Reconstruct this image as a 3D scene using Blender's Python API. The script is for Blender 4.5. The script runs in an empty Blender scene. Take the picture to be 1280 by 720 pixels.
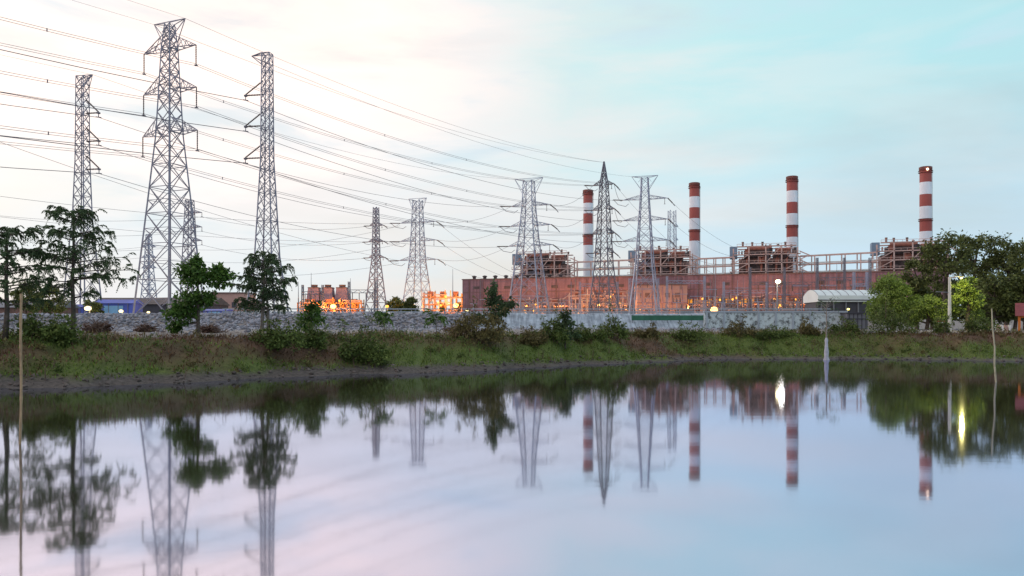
import bpy, math, random
import numpy as np
from mathutils import Vector, Matrix

random.seed(7)
rng = np.random.default_rng(11)
scene = bpy.context.scene
COL = scene.collection
R = math.radians
H = 2.2            # eye height above the pond
F = 1000.0         # focal length in photo pixels
HZ = 409.0         # photo row of the horizon


def at(px, py, d):
    """point seen at photo pixel (px, py) when it stands d metres ahead"""
    return Vector(((px - 640.0) / F * d, d, H + (HZ - py) / F * d))


# ------------------------------------------------------------------ materials
MATS = {}


def nt(m):
    m.use_nodes = True
    t = m.node_tree
    return t, t.nodes, t.links, t.nodes['Principled BSDF']


def mat(name, col, rough=0.6, metal=0.0, var=0.18, scale=1.5, bump=0.0, stretch=(1, 1, 1), spec=0.4):
    m = bpy.data.materials.new(name)
    t, n, l, b = nt(m)
    tc = n.new('ShaderNodeTexCoord')
    mp = n.new('ShaderNodeMapping')
    mp.inputs['Scale'].default_value = stretch
    nz = n.new('ShaderNodeTexNoise')
    nz.inputs['Scale'].default_value = scale
    nz.inputs['Detail'].default_value = 6
    nz.inputs['Roughness'].default_value = 0.62
    l.new(tc.outputs['Object'], mp.inputs['Vector'])
    l.new(mp.outputs['Vector'], nz.inputs['Vector'])
    rp = n.new('ShaderNodeValToRGB')
    lo = [c * (1 - var * 1.6) for c in col]
    hi = [min(1, c * (1 + var * 1.6)) for c in col]
    rp.color_ramp.elements[0].position = 0.28
    rp.color_ramp.elements[1].position = 0.72
    rp.color_ramp.elements[0].color = (*lo, 1)
    rp.color_ramp.elements[1].color = (*hi, 1)
    l.new(nz.outputs['Fac'], rp.inputs['Fac'])
    l.new(rp.outputs['Color'], b.inputs['Base Color'])
    b.inputs['Roughness'].default_value = rough
    b.inputs['Metallic'].default_value = metal
    b.inputs['Specular IOR Level'].default_value = spec
    if bump:
        bp = n.new('ShaderNodeBump')
        bp.inputs['Strength'].default_value = bump
        l.new(nz.outputs['Fac'], bp.inputs['Height'])
        l.new(bp.outputs['Normal'], b.inputs['Normal'])
    MATS[name] = m
    return m


def leaf_mat(name, dark, light, trans=0.25):
    m = bpy.data.materials.new(name)
    t, n, l, b = nt(m)
    g = n.new('ShaderNodeNewGeometry')
    rp = n.new('ShaderNodeValToRGB')
    rp.color_ramp.elements[0].color = (*dark, 1)
    rp.color_ramp.elements[1].color = (*light, 1)
    l.new(g.outputs['Random Per Island'], rp.inputs['Fac'])
    tc = n.new('ShaderNodeTexCoord')
    nz = n.new('ShaderNodeTexNoise')
    nz.inputs['Scale'].default_value = 0.9
    nz.inputs['Detail'].default_value = 3
    l.new(tc.outputs['Object'], nz.inputs['Vector'])
    hs = n.new('ShaderNodeHueSaturation')
    mr = n.new('ShaderNodeMapRange')
    mr.inputs['From Min'].default_value = 0.3
    mr.inputs['From Max'].default_value = 0.7
    mr.inputs['To Min'].default_value = 0.7
    mr.inputs['To Max'].default_value = 1.3
    l.new(nz.outputs['Fac'], mr.inputs['Value'])
    l.new(mr.outputs['Result'], hs.inputs['Value'])
    l.new(rp.outputs['Color'], hs.inputs['Color'])
    l.new(hs.outputs['Color'], b.inputs['Base Color'])
    b.inputs['Roughness'].default_value = 0.55
    b.inputs['Specular IOR Level'].default_value = 0.25
    if trans:
        tr = n.new('ShaderNodeBsdfTranslucent')
        mx = n.new('ShaderNodeMixShader')
        mx.inputs['Fac'].default_value = trans
        l.new(hs.outputs['Color'], tr.inputs['Color'])
        l.new(b.outputs['BSDF'], mx.inputs[1])
        l.new(tr.outputs['BSDF'], mx.inputs[2])
        l.new(mx.outputs['Shader'], n['Material Output'].inputs['Surface'])
    MATS[name] = m
    return m


def glow_mat(name, col, strength):
    m = bpy.data.materials.new(name)
    t, n, l, b = nt(m)
    b.inputs['Base Color'].default_value = (0.03, 0.02, 0.01, 1)
    b.inputs['Emission Color'].default_value = (*col, 1)
    b.inputs['Emission Strength'].default_value = strength
    MATS[name] = m
    return m


M = MATS
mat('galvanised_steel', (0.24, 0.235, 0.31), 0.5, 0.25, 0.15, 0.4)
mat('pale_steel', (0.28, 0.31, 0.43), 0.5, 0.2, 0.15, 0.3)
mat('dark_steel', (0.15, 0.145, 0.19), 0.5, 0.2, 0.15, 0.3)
mat('brown_insulator', (0.12, 0.085, 0.08), 0.35, 0, 0.1, 3)
mat('cable_metal', (0.12, 0.12, 0.155), 0.5, 0.3, 0.1, 0.2)
def brick_mat():
    m = mat('brick_cladding', (0.27, 0.156, 0.195), 0.8, 0, 0.13, 0.12, 0, (1, 1, 2.5))
    t, n, l = m.node_tree, m.node_tree.nodes, m.node_tree.links
    b = n['Principled BSDF']
    src = b.inputs['Base Color'].links[0].from_socket
    tc = n.new('ShaderNodeTexCoord')
    mp = n.new('ShaderNodeMapping'); mp.inputs['Scale'].default_value = (1.3, 1.3, 0.07)
    q = n.new('ShaderNodeTexNoise'); q.inputs['Scale'].default_value = 0.8; q.inputs['Detail'].default_value = 5
    l.new(tc.outputs['Object'], mp.inputs['Vector']); l.new(mp.outputs['Vector'], q.inputs['Vector'])
    r = n.new('ShaderNodeMapRange'); r.inputs['From Min'].default_value = 0.35; r.inputs['From Max'].default_value = 0.7
    r.inputs['To Min'].default_value = 1.15; r.inputs['To Max'].default_value = 0.68
    l.new(q.outputs['Fac'], r.inputs['Value'])
    h = n.new('ShaderNodeHueSaturation')
    l.new(r.outputs['Result'], h.inputs['Value']); l.new(src, h.inputs['Color'])
    w = n.new('ShaderNodeTexBrick'); w.inputs['Scale'].default_value = 0.35
    w.inputs['Color1'].default_value = (1, 1, 1, 1); w.inputs['Color2'].default_value = (0.86, 0.86, 0.88, 1); w.inputs['Mortar'].default_value = (0.62, 0.6, 0.6, 1)
    w.inputs['Mortar Size'].default_value = 0.018
    mp2 = n.new('ShaderNodeMapping'); mp2.inputs['Rotation'].default_value = (R(90), 0, 0)
    l.new(tc.outputs['Object'], mp2.inputs['Vector']); l.new(mp2.outputs['Vector'], w.inputs['Vector'])
    x = n.new('ShaderNodeMix'); x.data_type = 'RGBA'; x.blend_type = 'MULTIPLY'; x.inputs['Factor'].default_value = 0.8
    l.new(h.outputs['Color'], x.inputs['A']); l.new(w.outputs['Color'], x.inputs['B'])
    l.new(x.outputs['Result'], b.inputs['Base Color'])


brick_mat()
mat('roof_edge', (0.16, 0.10, 0.10), 0.8, 0, 0.2, 0.5)
mat('peach_render', (0.42, 0.26, 0.24), 0.8, 0, 0.1, 0.3)
mat('stack_white', (0.70, 0.75, 0.86), 0.65, 0, 0.10, 0.25, 0, (1, 1, 0.3))
mat('stack_red', (0.31, 0.075, 0.07), 0.65, 0, 0.14, 0.25, 0, (1, 1, 0.3))
mat('stack_rim', (0.16, 0.055, 0.05), 0.7, 0, 0.2, 0.5)
mat('beige_steel', (0.56, 0.40, 0.38), 0.6, 0, 0.15, 0.6)
mat('casing_brown', (0.20, 0.115, 0.105), 0.7, 0, 0.4, 0.35)
mat('casing_dark', (0.085, 0.065, 0.07), 0.7, 0, 0.4, 0.35)
mat('pipe_red', (0.30, 0.11, 0.08), 0.55, 0, 0.25, 0.4)
mat('blue_grey_panel', (0.20, 0.29, 0.42), 0.6, 0, 0.12, 0.3)
mat('orange_lit_steel', (0.48, 0.20, 0.07), 0.6, 0, 0.3, 0.5)  # orange glow of the sodium lamps put into the steel's base colour
mat('mauve_panel', (0.30, 0.19, 0.24), 0.7, 0, 0.15, 0.4)
mat('white_metal', (0.62, 0.67, 0.70), 0.5, 0, 0.07, 0.3)
mat('grey_metal', (0.16, 0.165, 0.20), 0.6, 0, 0.15, 0.6)
mat('dark_wall', (0.055, 0.055, 0.075), 0.7, 0, 0.2, 0.4)
mat('blue_sheet', (0.07, 0.11, 0.48), 0.5, 0, 0.18, 0.25)
mat('lit_blue_sheet', (0.20, 0.42, 0.70), 0.5, 0, 0.2, 0.25)  # blue sheet as it looks lit, the light put into its colour
mat('concrete', (0.44, 0.45, 0.50), 0.85, 0, 0.16, 0.5, 0.2)
mat('concrete_pale', (0.34, 0.39, 0.47), 0.85, 0, 0.10, 0.35, 0.15)
mat('green_screen', (0.035, 0.13, 0.085), 0.8, 0, 0.2, 0.7)
mat('bamboo', (0.30, 0.20, 0.115), 0.6, 0, 0.25, 4)
mat('old_bamboo', (0.30, 0.27, 0.19), 0.6, 0, 0.25, 4)
mat('bark', (0.085, 0.065, 0.055), 0.9, 0, 0.35, 6, 0.4)
mat('bark_pale', (0.20, 0.17, 0.15), 0.9, 0, 0.35, 6, 0.4)
mat('twig', (0.11, 0.07, 0.055), 0.9, 0, 0.3, 5)
mat('white_wrap', (0.34, 0.34, 0.40), 0.7, 0, 0.18, 5, 0.3)
mat('red_tile', (0.17, 0.035, 0.045), 0.7, 0, 0.2, 2, 0, (1, 1, 1))
mat('shelter_orange', (0.55, 0.16, 0.025), 0.6, 0, 0.15, 2)
mat('pole_concrete', (0.55, 0.54, 0.50), 0.85, 0, 0.12, 2)
mat('sign_white', (0.72, 0.68, 0.70), 0.6, 0, 0.06, 2)
mat('sign_red', (0.50, 0.06, 0.05), 0.6, 0, 0.1, 2)
leaf_mat('rock', (0.10, 0.10, 0.125), (0.30, 0.30, 0.36), 0)

leaf_mat('clod', (0.035, 0.026, 0.024), (0.12, 0.095, 0.09), 0)
leaf_mat('leaf_feather', (0.026, 0.048, 0.020), (0.085, 0.130, 0.055))
leaf_mat('leaf_broad', (0.026, 0.065, 0.013), (0.11, 0.20, 0.034))
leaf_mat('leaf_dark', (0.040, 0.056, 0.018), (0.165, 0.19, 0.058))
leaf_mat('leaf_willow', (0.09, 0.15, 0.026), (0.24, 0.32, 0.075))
leaf_mat('leaf_bush', (0.035, 0.062, 0.014), (0.15, 0.19, 0.05))
leaf_mat('leaf_olive', (0.062, 0.054, 0.020), (0.19, 0.155, 0.06))
leaf_mat('leaf_dry', (0.075, 0.040, 0.030), (0.17, 0.095, 0.07))
leaf_mat('blade_green', (0.055, 0.090, 0.016), (0.17, 0.23, 0.045))
leaf_mat('blade_dry', (0.066, 0.035, 0.018), (0.17, 0.092, 0.048))
leaf_mat('blade_straw', (0.13, 0.09, 0.05), (0.27, 0.20, 0.12))

glow_mat('sodium_glow', (1.0, 0.40, 0.05), 2.6)
glow_mat('bright_sodium_glow', (1.0, 0.50, 0.10), 7)
glow_mat('warm_glow', (1.0, 0.80, 0.36), 3.0)
glow_mat('white_glow', (1.0, 0.86, 0.42), 13)
glow_mat('yellow_glow', (1.0, 0.82, 0.22), 4)
glow_mat('bay_glow', (1.0, 0.36, 0.03), 0.85)
glow_mat('beacon_glow', (1.0, 0.7, 0.45), 6)


# ------------------------------------------------------------------ mesh building
class MB:
    def __init__(s):
        s.v = []
        s.f = []

    def quadstrip(s, rings, closed=True, cap=True):
        base = len(s.v)
        n = len(rings[0])
        for r in rings:
            s.v.extend([tuple(p) for p in r])
        for i in range(len(rings) - 1):
            for k in range(n if closed else n - 1):
                a = base + i * n + k
                b = base + i * n + (k + 1) % n
                s.f.append((a, b, b + n, a + n))
        if cap:
            s.f.append(tuple(base + k for k in range(n))[::-1])
            e = base + (len(rings) - 1) * n
            s.f.append(tuple(e + k for k in range(n)))

    def bar(s, p, q, w, n=4, w2=None):
        p = Vector(p); q = Vector(q)
        d = q - p
        if d.length < 1e-6:
            return
        d.normalize()
        u = d.cross(Vector((0, 0, 1)))
        if u.length < 1e-3:
            u = Vector((1, 0, 0))
        u.normalize()
        v = d.cross(u)
        w2 = w if w2 is None else w2
        rings = []
        for c, ww in ((p, w), (q, w2)):
            r = ww * (0.7071 if n == 4 else 0.5)
            rings.append([c + (u * math.cos(2 * math.pi * (k + .5) / n) + v * math.sin(2 * math.pi * (k + .5) / n)) * r for k in range(n)])
        s.quadstrip(rings)

    def tube(s, pts, rad, n=6):
        pts = [Vector(p) for p in pts]
        rings = []
        for i, p in enumerate(pts):
            d = (pts[min(i + 1, len(pts) - 1)] - pts[max(i - 1, 0)])
            d.normalize()
            u = d.cross(Vector((0.13, 0.31, 1)) if abs(d.z) < 0.95 else Vector((1, 0.1, 0)))
            u.normalize()
            v = d.cross(u)
            r = rad[i] if hasattr(rad, '__len__') else rad
            rings.append([p + (u * math.cos(2 * math.pi * k / n) + v * math.sin(2 * math.pi * k / n)) * r for k in range(n)])
        s.quadstrip(rings)

    def box(s, c, d, rot=0.0):
        cx, cy, cz = c
        dx, dy, dz = d[0] / 2, d[1] / 2, d[2] / 2
        b = len(s.v)
        ca, sa = math.cos(rot), math.sin(rot)
        for z in (-dz, dz):
            for x, y in ((-dx, -dy), (dx, -dy), (dx, dy), (-dx, dy)):
                s.v.append((cx + x * ca - y * sa, cy + x * sa + y * ca, cz + z))
        s.f += [(b, b + 3, b + 2, b + 1), (b + 4, b + 5, b + 6, b + 7)]
        for k in range(4):
            a = b + k
            c2 = b + (k + 1) % 4
            s.f.append((a, c2, c2 + 4, a + 4))

    def lathe(s, prof, n=24, c=(0, 0, 0)):
        rings = [[(c[0] + r * math.cos(2 * math.pi * k / n), c[1] + r * math.sin(2 * math.pi * k / n), c[2] + z) for k in range(n)] for r, z in prof]
        s.quadstrip(rings)

    def ball(s, c, r, n=10, m=6, sz=1.0):
        s.lathe([(max(1e-3, r * math.sin(math.pi * i / m)), -r * sz * math.cos(math.pi * i / m)) for i in range(m + 1)], n, c)

    def prism(s, poly, y0, y1):
        """poly of (x, z) extruded along y"""
        s.quadstrip([[(x, y0, z) for x, z in poly], [(x, y1, z) for x, z in poly]])

    def quads(s, arr):
        """arr (n,4,3) numpy: separate quads"""
        b = len(s.v)
        n = arr.shape[0]
        s.v.extend(map(tuple, arr.reshape(-1, 3).tolist()))
        s.f.extend([(b + 4 * i, b + 4 * i + 1, b + 4 * i + 2, b + 4 * i + 3) for i in range(n)])

    def build(s, name, m, parent=None, loc=None, smooth=False):
        me = bpy.data.meshes.new(name)
        me.from_pydata(s.v, [], s.f)
        me.materials.append(M[m] if isinstance(m, str) else m)
        if smooth:
            for p in me.polygons:
                p.use_smooth = True
        me.update()
        o = bpy.data.objects.new(name, me)
        COL.objects.link(o)
        if parent:
            o.parent = parent
        if loc is not None:
            o.location = loc
        return o


def tag(o, label=None, cat=None, group=None, kind=None):
    if label: o['label'] = label
    if cat: o['category'] = cat
    if group: o['group'] = group
    if kind: o['kind'] = kind
    return o


def thing(name, label, cat, loc, rz=0.0, group=None):
    o = bpy.data.objects.new(name, None)
    o.empty_display_size = 0.3
    COL.objects.link(o)
    o.location = loc
    o.rotation_euler = (0, 0, rz)
    return tag(o, label, cat, group)


def copy_tree(o, parent=None):
    c = o.copy()
    COL.objects.link(c)
    c.parent = parent
    for ch in [x for x in o.children]:
        copy_tree(ch, c)
    return c


# ------------------------------------------------------------------ terrain
SH = [(-400, 26), (-90, 20), (-40, 21), (-18, 28.2), (-13.8, 31.4), (-8.7, 36), (-3.1, 39.3), (0, 42.3), (4.7, 46.8), (9, 51),
      (13, 54), (20, 55.4), (26.7, 54), (32.8, 52.2), (45, 49), (80, 46), (400, 44)]
SX = np.array([p[0] for p in SH]); SY = np.array([p[1] for p in SH])


def shore(x):
    w = 0.45 * np.sin(x * 0.55) + 0.38 * np.sin(x * 1.7 + 1) + 0.22 * np.sin(x * 4.1 + 2) + 0.12 * np.sin(x * 7.3 + 4)
    return np.interp(x, SX, SY) + w


def smooth(a, b, x):
    t = np.clip((np.asarray(x, float) - a) / (b - a), 0, 1)
    return t * t * (3 - 2 * t)


def bumps(x, y):
    return (np.sin(x * 0.61 + 0.4 * y) + np.sin(y * 0.83 - 0.35 * x + 1.3) + 0.6 * np.sin(1.7 * x + 0.9 * y + 2) + 0.5 * np.sin(2.6 * y - 1.9 * x)) / 3.1


def ground_z(x, y):
    x = np.asarray(x, float); y = np.asarray(y, float)
    d = y - shore(x)
    z = np.where(d < 0, np.maximum(-1.3, d * 0.28), 0)
    mudw = 1.4
    z = z + 0.24 * smooth(0, mudw, d) + (1.62 - 0.24 + 0.04) * smooth(mudw * .7, 5.2, d) + 0.22 * smooth(5, 8.5, d)
    z = z + 0.09 * bumps(x * 1.6, y * 1.6) * smooth(0.3, 2.5, d) + 0.03 * bumps(x * 4.1, y * 3.7) * smooth(0.2, 1, d)
    # raised platform behind the rubble slope
    edge = E0 + 0.9 * np.sin(x * 0.07)
    lift = 2.06 * smooth(0, 6.6, y - edge)
    right = 1 - smooth(47.5, 50.0, x)
    far = smooth(112, 150, y)
    z = z + lift * np.maximum(right, far) * (1 - 0.0)
    # near bank under the viewer
    z = np.where(y < 5, np.maximum(z, 0.7 - (y - 0) * 0.5), z)
    z = np.where(y < 0, 0.7, z)
    z = np.where(y > 130, z + 0.0, z)
    return z


def greenness(x, y):
    d = y - shore(x)
    g = 0.45 + 1.1 * bumps(x * 0.42 + 3, y * 0.85) + 0.35 * bumps(x * 1.3, y * 1.7 + 2)
    g = g + 0.6 * smooth(4.2, 2.6, d) * smooth(-8, -5, x) * smooth(9, 6, x)
    g = g + 0.35 * smooth(3.8, 1.5, d) - 0.45 * smooth(-4, -14, x) * smooth(2.0, 3.4, d) + 0.15 * smooth(0, 25, x)
    return np.clip(g, 0, 1)


E0 = 102.5       # foot of the embankment


def gz(x, y):
    return float(ground_z(x, y))


def axis(segs):
    out = []
    for a, b, st in segs:
        out += list(np.arange(a, b - 1e-6, st))
    out.append(segs[-1][1])
    return np.array(out)


gx = axis([(-3000, -600, 240), (-600, -120, 40), (-120, -90, 5), (-90, -45, 1.5), (-45, 52, 0.45), (52, 120, 4), (120, 600, 40), (600, 3000, 240)])
gy = axis([(-60, 0, 10), (0, 8, 0.8), (8, 24, 2), (24, 64, 0.4), (64, 98, 2), (98, 113, 0.6), (113, 130, 2.5), (130, 600, 30), (600, 6000, 400)])
GX, GY = np.meshgrid(gx, gy)
GZ = ground_z(GX, GY)
nx, ny = len(gx), len(gy)
me = bpy.data.meshes.new('ground')
vs = np.stack([GX, GY, GZ], -1).reshape(-1, 3)
fs = []
for j in range(ny - 1):
    o0 = j * nx
    fs += [(o0 + i, o0 + i + 1, o0 + i + 1 + nx, o0 + i + nx) for i in range(nx - 1)]
me.from_pydata(vs.tolist(), [], fs)
for p in me.polygons:
    p.use_smooth = True
ca = me.color_attributes.new('zone', 'FLOAT_COLOR', 'POINT')
D = (GY - shore(GX)).reshape(-1)
X1 = GX.reshape(-1); Y1 = GY.reshape(-1)
b1 = bumps(X1 * 2.3, Y1 * 2.1)
mud = 1 - smooth(0.9, 2.0, D + 0.6 * b1 + 0.75 * smooth(-4, 10, X1))
path = smooth(5.6, 6.6, D + 0.4 * b1)
green = greenness(X1, Y1)
cc = np.stack([mud, green, path, np.ones_like(mud)], -1).astype(np.float32)
ca.data.foreach_set('color', cc.reshape(-1))
gm = bpy.data.materials.new('bank_earth')
t, n, l, b = nt(gm)
att = n.new('ShaderNodeAttribute'); att.attribute_name = 'zone'
sp = n.new('ShaderNodeSeparateColor'); l.new(att.outputs['Color'], sp.inputs['Color'])
tc = n.new('ShaderNodeTexCoord')


def noise(sc, det=6, rough=0.65):
    q = n.new('ShaderNodeTexNoise')
    q.inputs['Scale'].default_value = sc
    q.inputs['Detail'].default_value = det
    q.inputs['Roughness'].default_value = rough
    l.new(tc.outputs['Object'], q.inputs['Vector'])
    return q


def ramp(src, c0, c1, p0=0.3, p1=0.7):
    q = n.new('ShaderNodeValToRGB')
    q.color_ramp.elements[0].color = (*c0, 1); q.color_ramp.elements[1].color = (*c1, 1)
    q.color_ramp.elements[0].position = p0; q.color_ramp.elements[1].position = p1
    l.new(src, q.inputs['Fac'])
    return q.outputs['Color']


def mix(f, a, c):
    q = n.new('ShaderNodeMix'); q.data_type = 'RGBA'
    l.new(f, q.inputs['Factor']); l.new(a, q.inputs['A']); l.new(c, q.inputs['B'])
    return q.outputs['Result']


n1 = noise(1.1, 8); n2 = noise(6, 6, 0.7); n3 = noise(0.35, 4)
earth = ramp(n1.outputs['Fac'], (0.045, 0.024, 0.015), (0.15, 0.082, 0.050))
grass_c = ramp(n2.outputs['Fac'], (0.042, 0.066, 0.010), (0.12, 0.16, 0.030))
mud_c = ramp(n2.outputs['Fac'], (0.030, 0.024, 0.022), (0.120, 0.098, 0.094))
path_c = ramp(n2.outputs['Fac'], (0.10, 0.085, 0.08), (0.30, 0.27, 0.27))
cur = mix(sp.outputs['Green'], earth, grass_c)
cur = mix(sp.outputs['Blue'], cur, path_c)
cur = mix(sp.outputs['Red'], cur, mud_c)
l.new(cur, b.inputs['Base Color'])
b.inputs['Roughness'].default_value = 0.9
bp = n.new('ShaderNodeBump'); bp.inputs['Strength'].default_value = 0.7; bp.inputs['Distance'].default_value = 0.12
l.new(n2.outputs['Fac'], bp.inputs['Height']); l.new(bp.outputs['Normal'], b.inputs['Normal'])
me.materials.append(gm)
ground = bpy.data.objects.new('ground', me)
COL.objects.link(ground)
tag(ground, kind='structure')

# water
wm = bpy.data.materials.new('pond_water')
t, n, l, b = nt(wm)
n.remove(b)
tc = n.new('ShaderNodeTexCoord')
mp = n.new('ShaderNodeMapping'); mp.inputs['Scale'].default_value = (0.5, 1.6, 1)
nz = n.new('ShaderNodeTexNoise'); nz.inputs['Scale'].default_value = 1.3; nz.inputs['Detail'].default_value = 4
l.new(tc.outputs['Object'], mp.inputs['Vector']); l.new(mp.outputs['Vector'], nz.inputs['Vector'])
bp = n.new('ShaderNodeBump'); bp.inputs['Strength'].default_value = 0.012; bp.inputs['Distance'].default_value = 0.05
l.new(nz.outputs['Fac'], bp.inputs['Height'])
gl = n.new('ShaderNodeBsdfGlossy'); gl.inputs['Roughness'].default_value = 0.05
gl.inputs['Color'].default_value = (0.775, 0.80, 1.0, 1)
df = n.new('ShaderNodeBsdfDiffuse'); df.inputs['Color'].default_value = (0.055, 0.056, 0.018, 1)
lw = n.new('ShaderNodeLayerWeight'); lw.inputs['Blend'].default_value = 0.5
fr = n.new('ShaderNodeMapRange')
fr.inputs['From Min'].default_value = 0.55; fr.inputs['From Max'].default_value = 0.97
fr.inputs['To Min'].default_value = 0.69; fr.inputs['To Max'].default_value = 0.87
l.new(lw.outputs['Facing'], fr.inputs['Value'])
l.new(bp.outputs['Normal'], gl.inputs['Normal'])
mx = n.new('ShaderNodeMixShader')
l.new(fr.outputs['Result'], mx.inputs['Fac']); l.new(df.outputs['BSDF'], mx.inputs[1]); l.new(gl.outputs['BSDF'], mx.inputs[2])
l.new(mx.outputs['Shader'], n['Material Output'].inputs['Surface'])
w = MB()
w.v = [(-95, 1.5, 0), (95, 1.5, 0), (95, 62, 0), (-95, 62, 0)]
w.f = [(0, 1, 2, 3)]
tag(w.build('pond_water', wm), kind='structure')


# ------------------------------------------------------------------ vegetation
def leaf_quads(cen, dirs, L, W):
    """rhombic leaves: cen (n,3) base points, dirs (n,3) unit, L, W arrays"""
    n_ = len(cen)
    r = rng.normal(size=(n_, 3))
    side = np.cross(dirs, r)
    side /= (np.linalg.norm(side, axis=1, keepdims=True) + 1e-9)
    mid = cen + dirs * (L * 0.45)[:, None]
    tip = cen + dirs * L[:, None]
    return np.stack([cen, mid + side * (W * 0.5)[:, None], tip, mid - side * (W * 0.5)[:, None]], 1)


def unit(v):
    return v / (np.linalg.norm(v, axis=-1, keepdims=True) + 1e-9)


def clump_leaves(mb, c, rad, n_sub, per, L, W, spread=0.34, droop=0.35, shell=0.55):
    """sub-clumps spread through an ellipsoid, leaves round each of them"""
    c = np.array(c); rad = np.array(rad)
    u = unit(rng.normal(size=(n_sub, 3)))
    rr = shell + (1 - shell) * rng.random(n_sub)
    rr = np.where(rng.random(n_sub) < 0.3, rng.random(n_sub) * 0.7, rr)
    cs = c + u * rr[:, None] * rad
    sz = spread * rad.mean() * (0.6 + 0.8 * rng.random(n_sub))
    k = np.repeat(np.arange(n_sub), per)
    off = rng.normal(size=(len(k), 3)) * 0.55
    off[:, 2] *= 0.7
    pos = cs[k] + off * sz[k][:, None]
    d = unit(off + 0.8 * rng.normal(size=off.shape) + np.array([0, 0, -droop]))
    Ls = L * (0.6 + 0.8 * rng.random(len(k)))
    mb.quads(leaf_quads(pos, d, Ls, Ls * W))
    return cs


def limb(mb, p, q, r0, r1, bend=0.12, n=6, seg=5):
    p = Vector(p); q = Vector(q)
    ln = (q - p).length
    pts = []
    off = Vector((random.uniform(-1, 1), random.uniform(-1, 1), random.uniform(-.3, .5))) * ln * bend
    for i in range(seg + 1):
        t_ = i / seg
        pts.append(p.lerp(q, t_) + off * math.sin(math.pi * t_))
    mb.tube(pts, [r0 + (r1 - r0) * i / seg for i in range(seg + 1)], n)
    return pts


def broad_tree(name, label, base, trunk_top, clumps, r0, leaf='leaf_broad', L=0.16, W=0.5, per=26, dens=1.0, bark='bark', cat='tree', group=None,
               trunks=None, droop=0.35, spread=0.34, shell=0.55):
    """clumps: (dx, dy, dz, rx, ry, rz, n_sub) relative to the base"""
    root = thing(name, label, cat, base, 0, group)
    tm = MB(); cm = MB()
    for (tx, ty, tz) in (trunks or [(0, 0, 0)]):
        pts = limb(tm, (tx, ty, -0.25), (tx * 0.5 + trunk_top[0], ty + trunk_top[1], trunk_top[2]), r0, r0 * 0.45, 0.03, 8, 7)
    for (dx, dy, dz, rx, ry, rz, ns) in clumps:
        h = max(0.25 * trunk_top[2], min(trunk_top[2], dz - 0.6 * rz))
        f = h / trunk_top[2]
        st = Vector((trunk_top[0] * f, trunk_top[1] * f, h))
        limb(tm, st, (dx, dy, dz), r0 * 0.45, r0 * 0.16, 0.08)
        cs = clump_leaves(cm, (dx, dy, dz), (rx, ry, rz), int(ns * dens), per, L, W, spread, droop, shell)
        for q in cs[::3]:
            limb(tm, (dx, dy, dz - 0.2 * rz), q, r0 * 0.15, r0 * 0.05, 0.1, 4, 3)
    tm.build('trunk', bark, root, smooth=True)
    cm.build('crown', leaf, root)
    return root


def frond(mb, p, az, ln, up, leaflet, npair):
    """pinnate frond from p, arching out and down"""
    p = np.array(p)
    hd = np.array([math.cos(az), math.sin(az), 0])
    t_ = np.linspace(0.06, 1, npair)
    sag = ln * (0.75 + 0.65 * random.random())
    pts = p + np.outer(t_ * ln * (1 - 0.25 * t_), hd) + np.outer(t_ * ln * up - t_ ** 2 * sag, [0, 0, 1])
    tang = unit(np.gradient(pts, axis=0))
    sd = unit(np.cross(tang, [0, 0, 1]))
    L = leaflet * (0.6 + 0.4 * np.sin(np.pi * np.clip(t_ * 0.85 + 0.1, 0, 1)))
    for sgn in (-1, 1):
        d = unit(sd * sgn + tang * 0.7 + np.array([0, 0, -0.7]) + rng.normal(size=pts.shape) * 0.3)
        mb.quads(leaf_quads(pts, d, L, L * 0.34))


def feather_tree(name, label, base, trunk_pts, r0, branches, leaf='leaf_feather', per_branch=(5, 8), ln=0.75, leaflet=0.17, cat='tree', bark='bark', extra=None):
    """branches: (height on trunk, azimuth deg, reach, rise)"""
    root = thing(name, label, cat, base)
    tm = MB(); cm = MB()
    P = [Vector(p) for p in trunk_pts]
    zs = [p.z for p in P]
    tm.tube(P, [r0 * (1 - 0.75 * i / (len(P) - 1)) for i in range(len(P))], 8)
    if extra:
        E = [Vector(p) for p in extra]
        tm.tube(E, [r0 * 0.8 * (1 - 0.7 * i / (len(E) - 1)) for i in range(len(E))], 8)
    for (h, az, reach, rise) in branches:
        i = max(0, min(len(P) - 2, sum(1 for z in zs if z <= h) - 1))
        f = (h - zs[i]) / max(1e-6, zs[i + 1] - zs[i])
        st = P[i].lerp(P[i + 1], min(1, f))
        a = R(az)
        en = st + Vector((math.cos(a) * reach, math.sin(a) * reach, rise))
        pts = limb(tm, st, en, r0 * 0.28, r0 * 0.08, 0.08, 5, 5)
        for k in range(random.randint(*per_branch)):
            t_ = 1 - 0.6 * random.random() ** 1.4
            q = st.lerp(en, t_) + Vector((0, 0, 0.02))
            frond(cm, q, a + random.gauss(0, 1.1), ln * random.uniform(0.6, 1.15), random.uniform(0.3, 1.1), leaflet, 14)
    tm.build('trunk', bark, root, smooth=True)
    cm.build('crown', leaf, root)
    return root


def base_at(px, d):
    x = (px - 640) / F * d
    return Vector((x, d, gz(x, d)))


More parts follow.
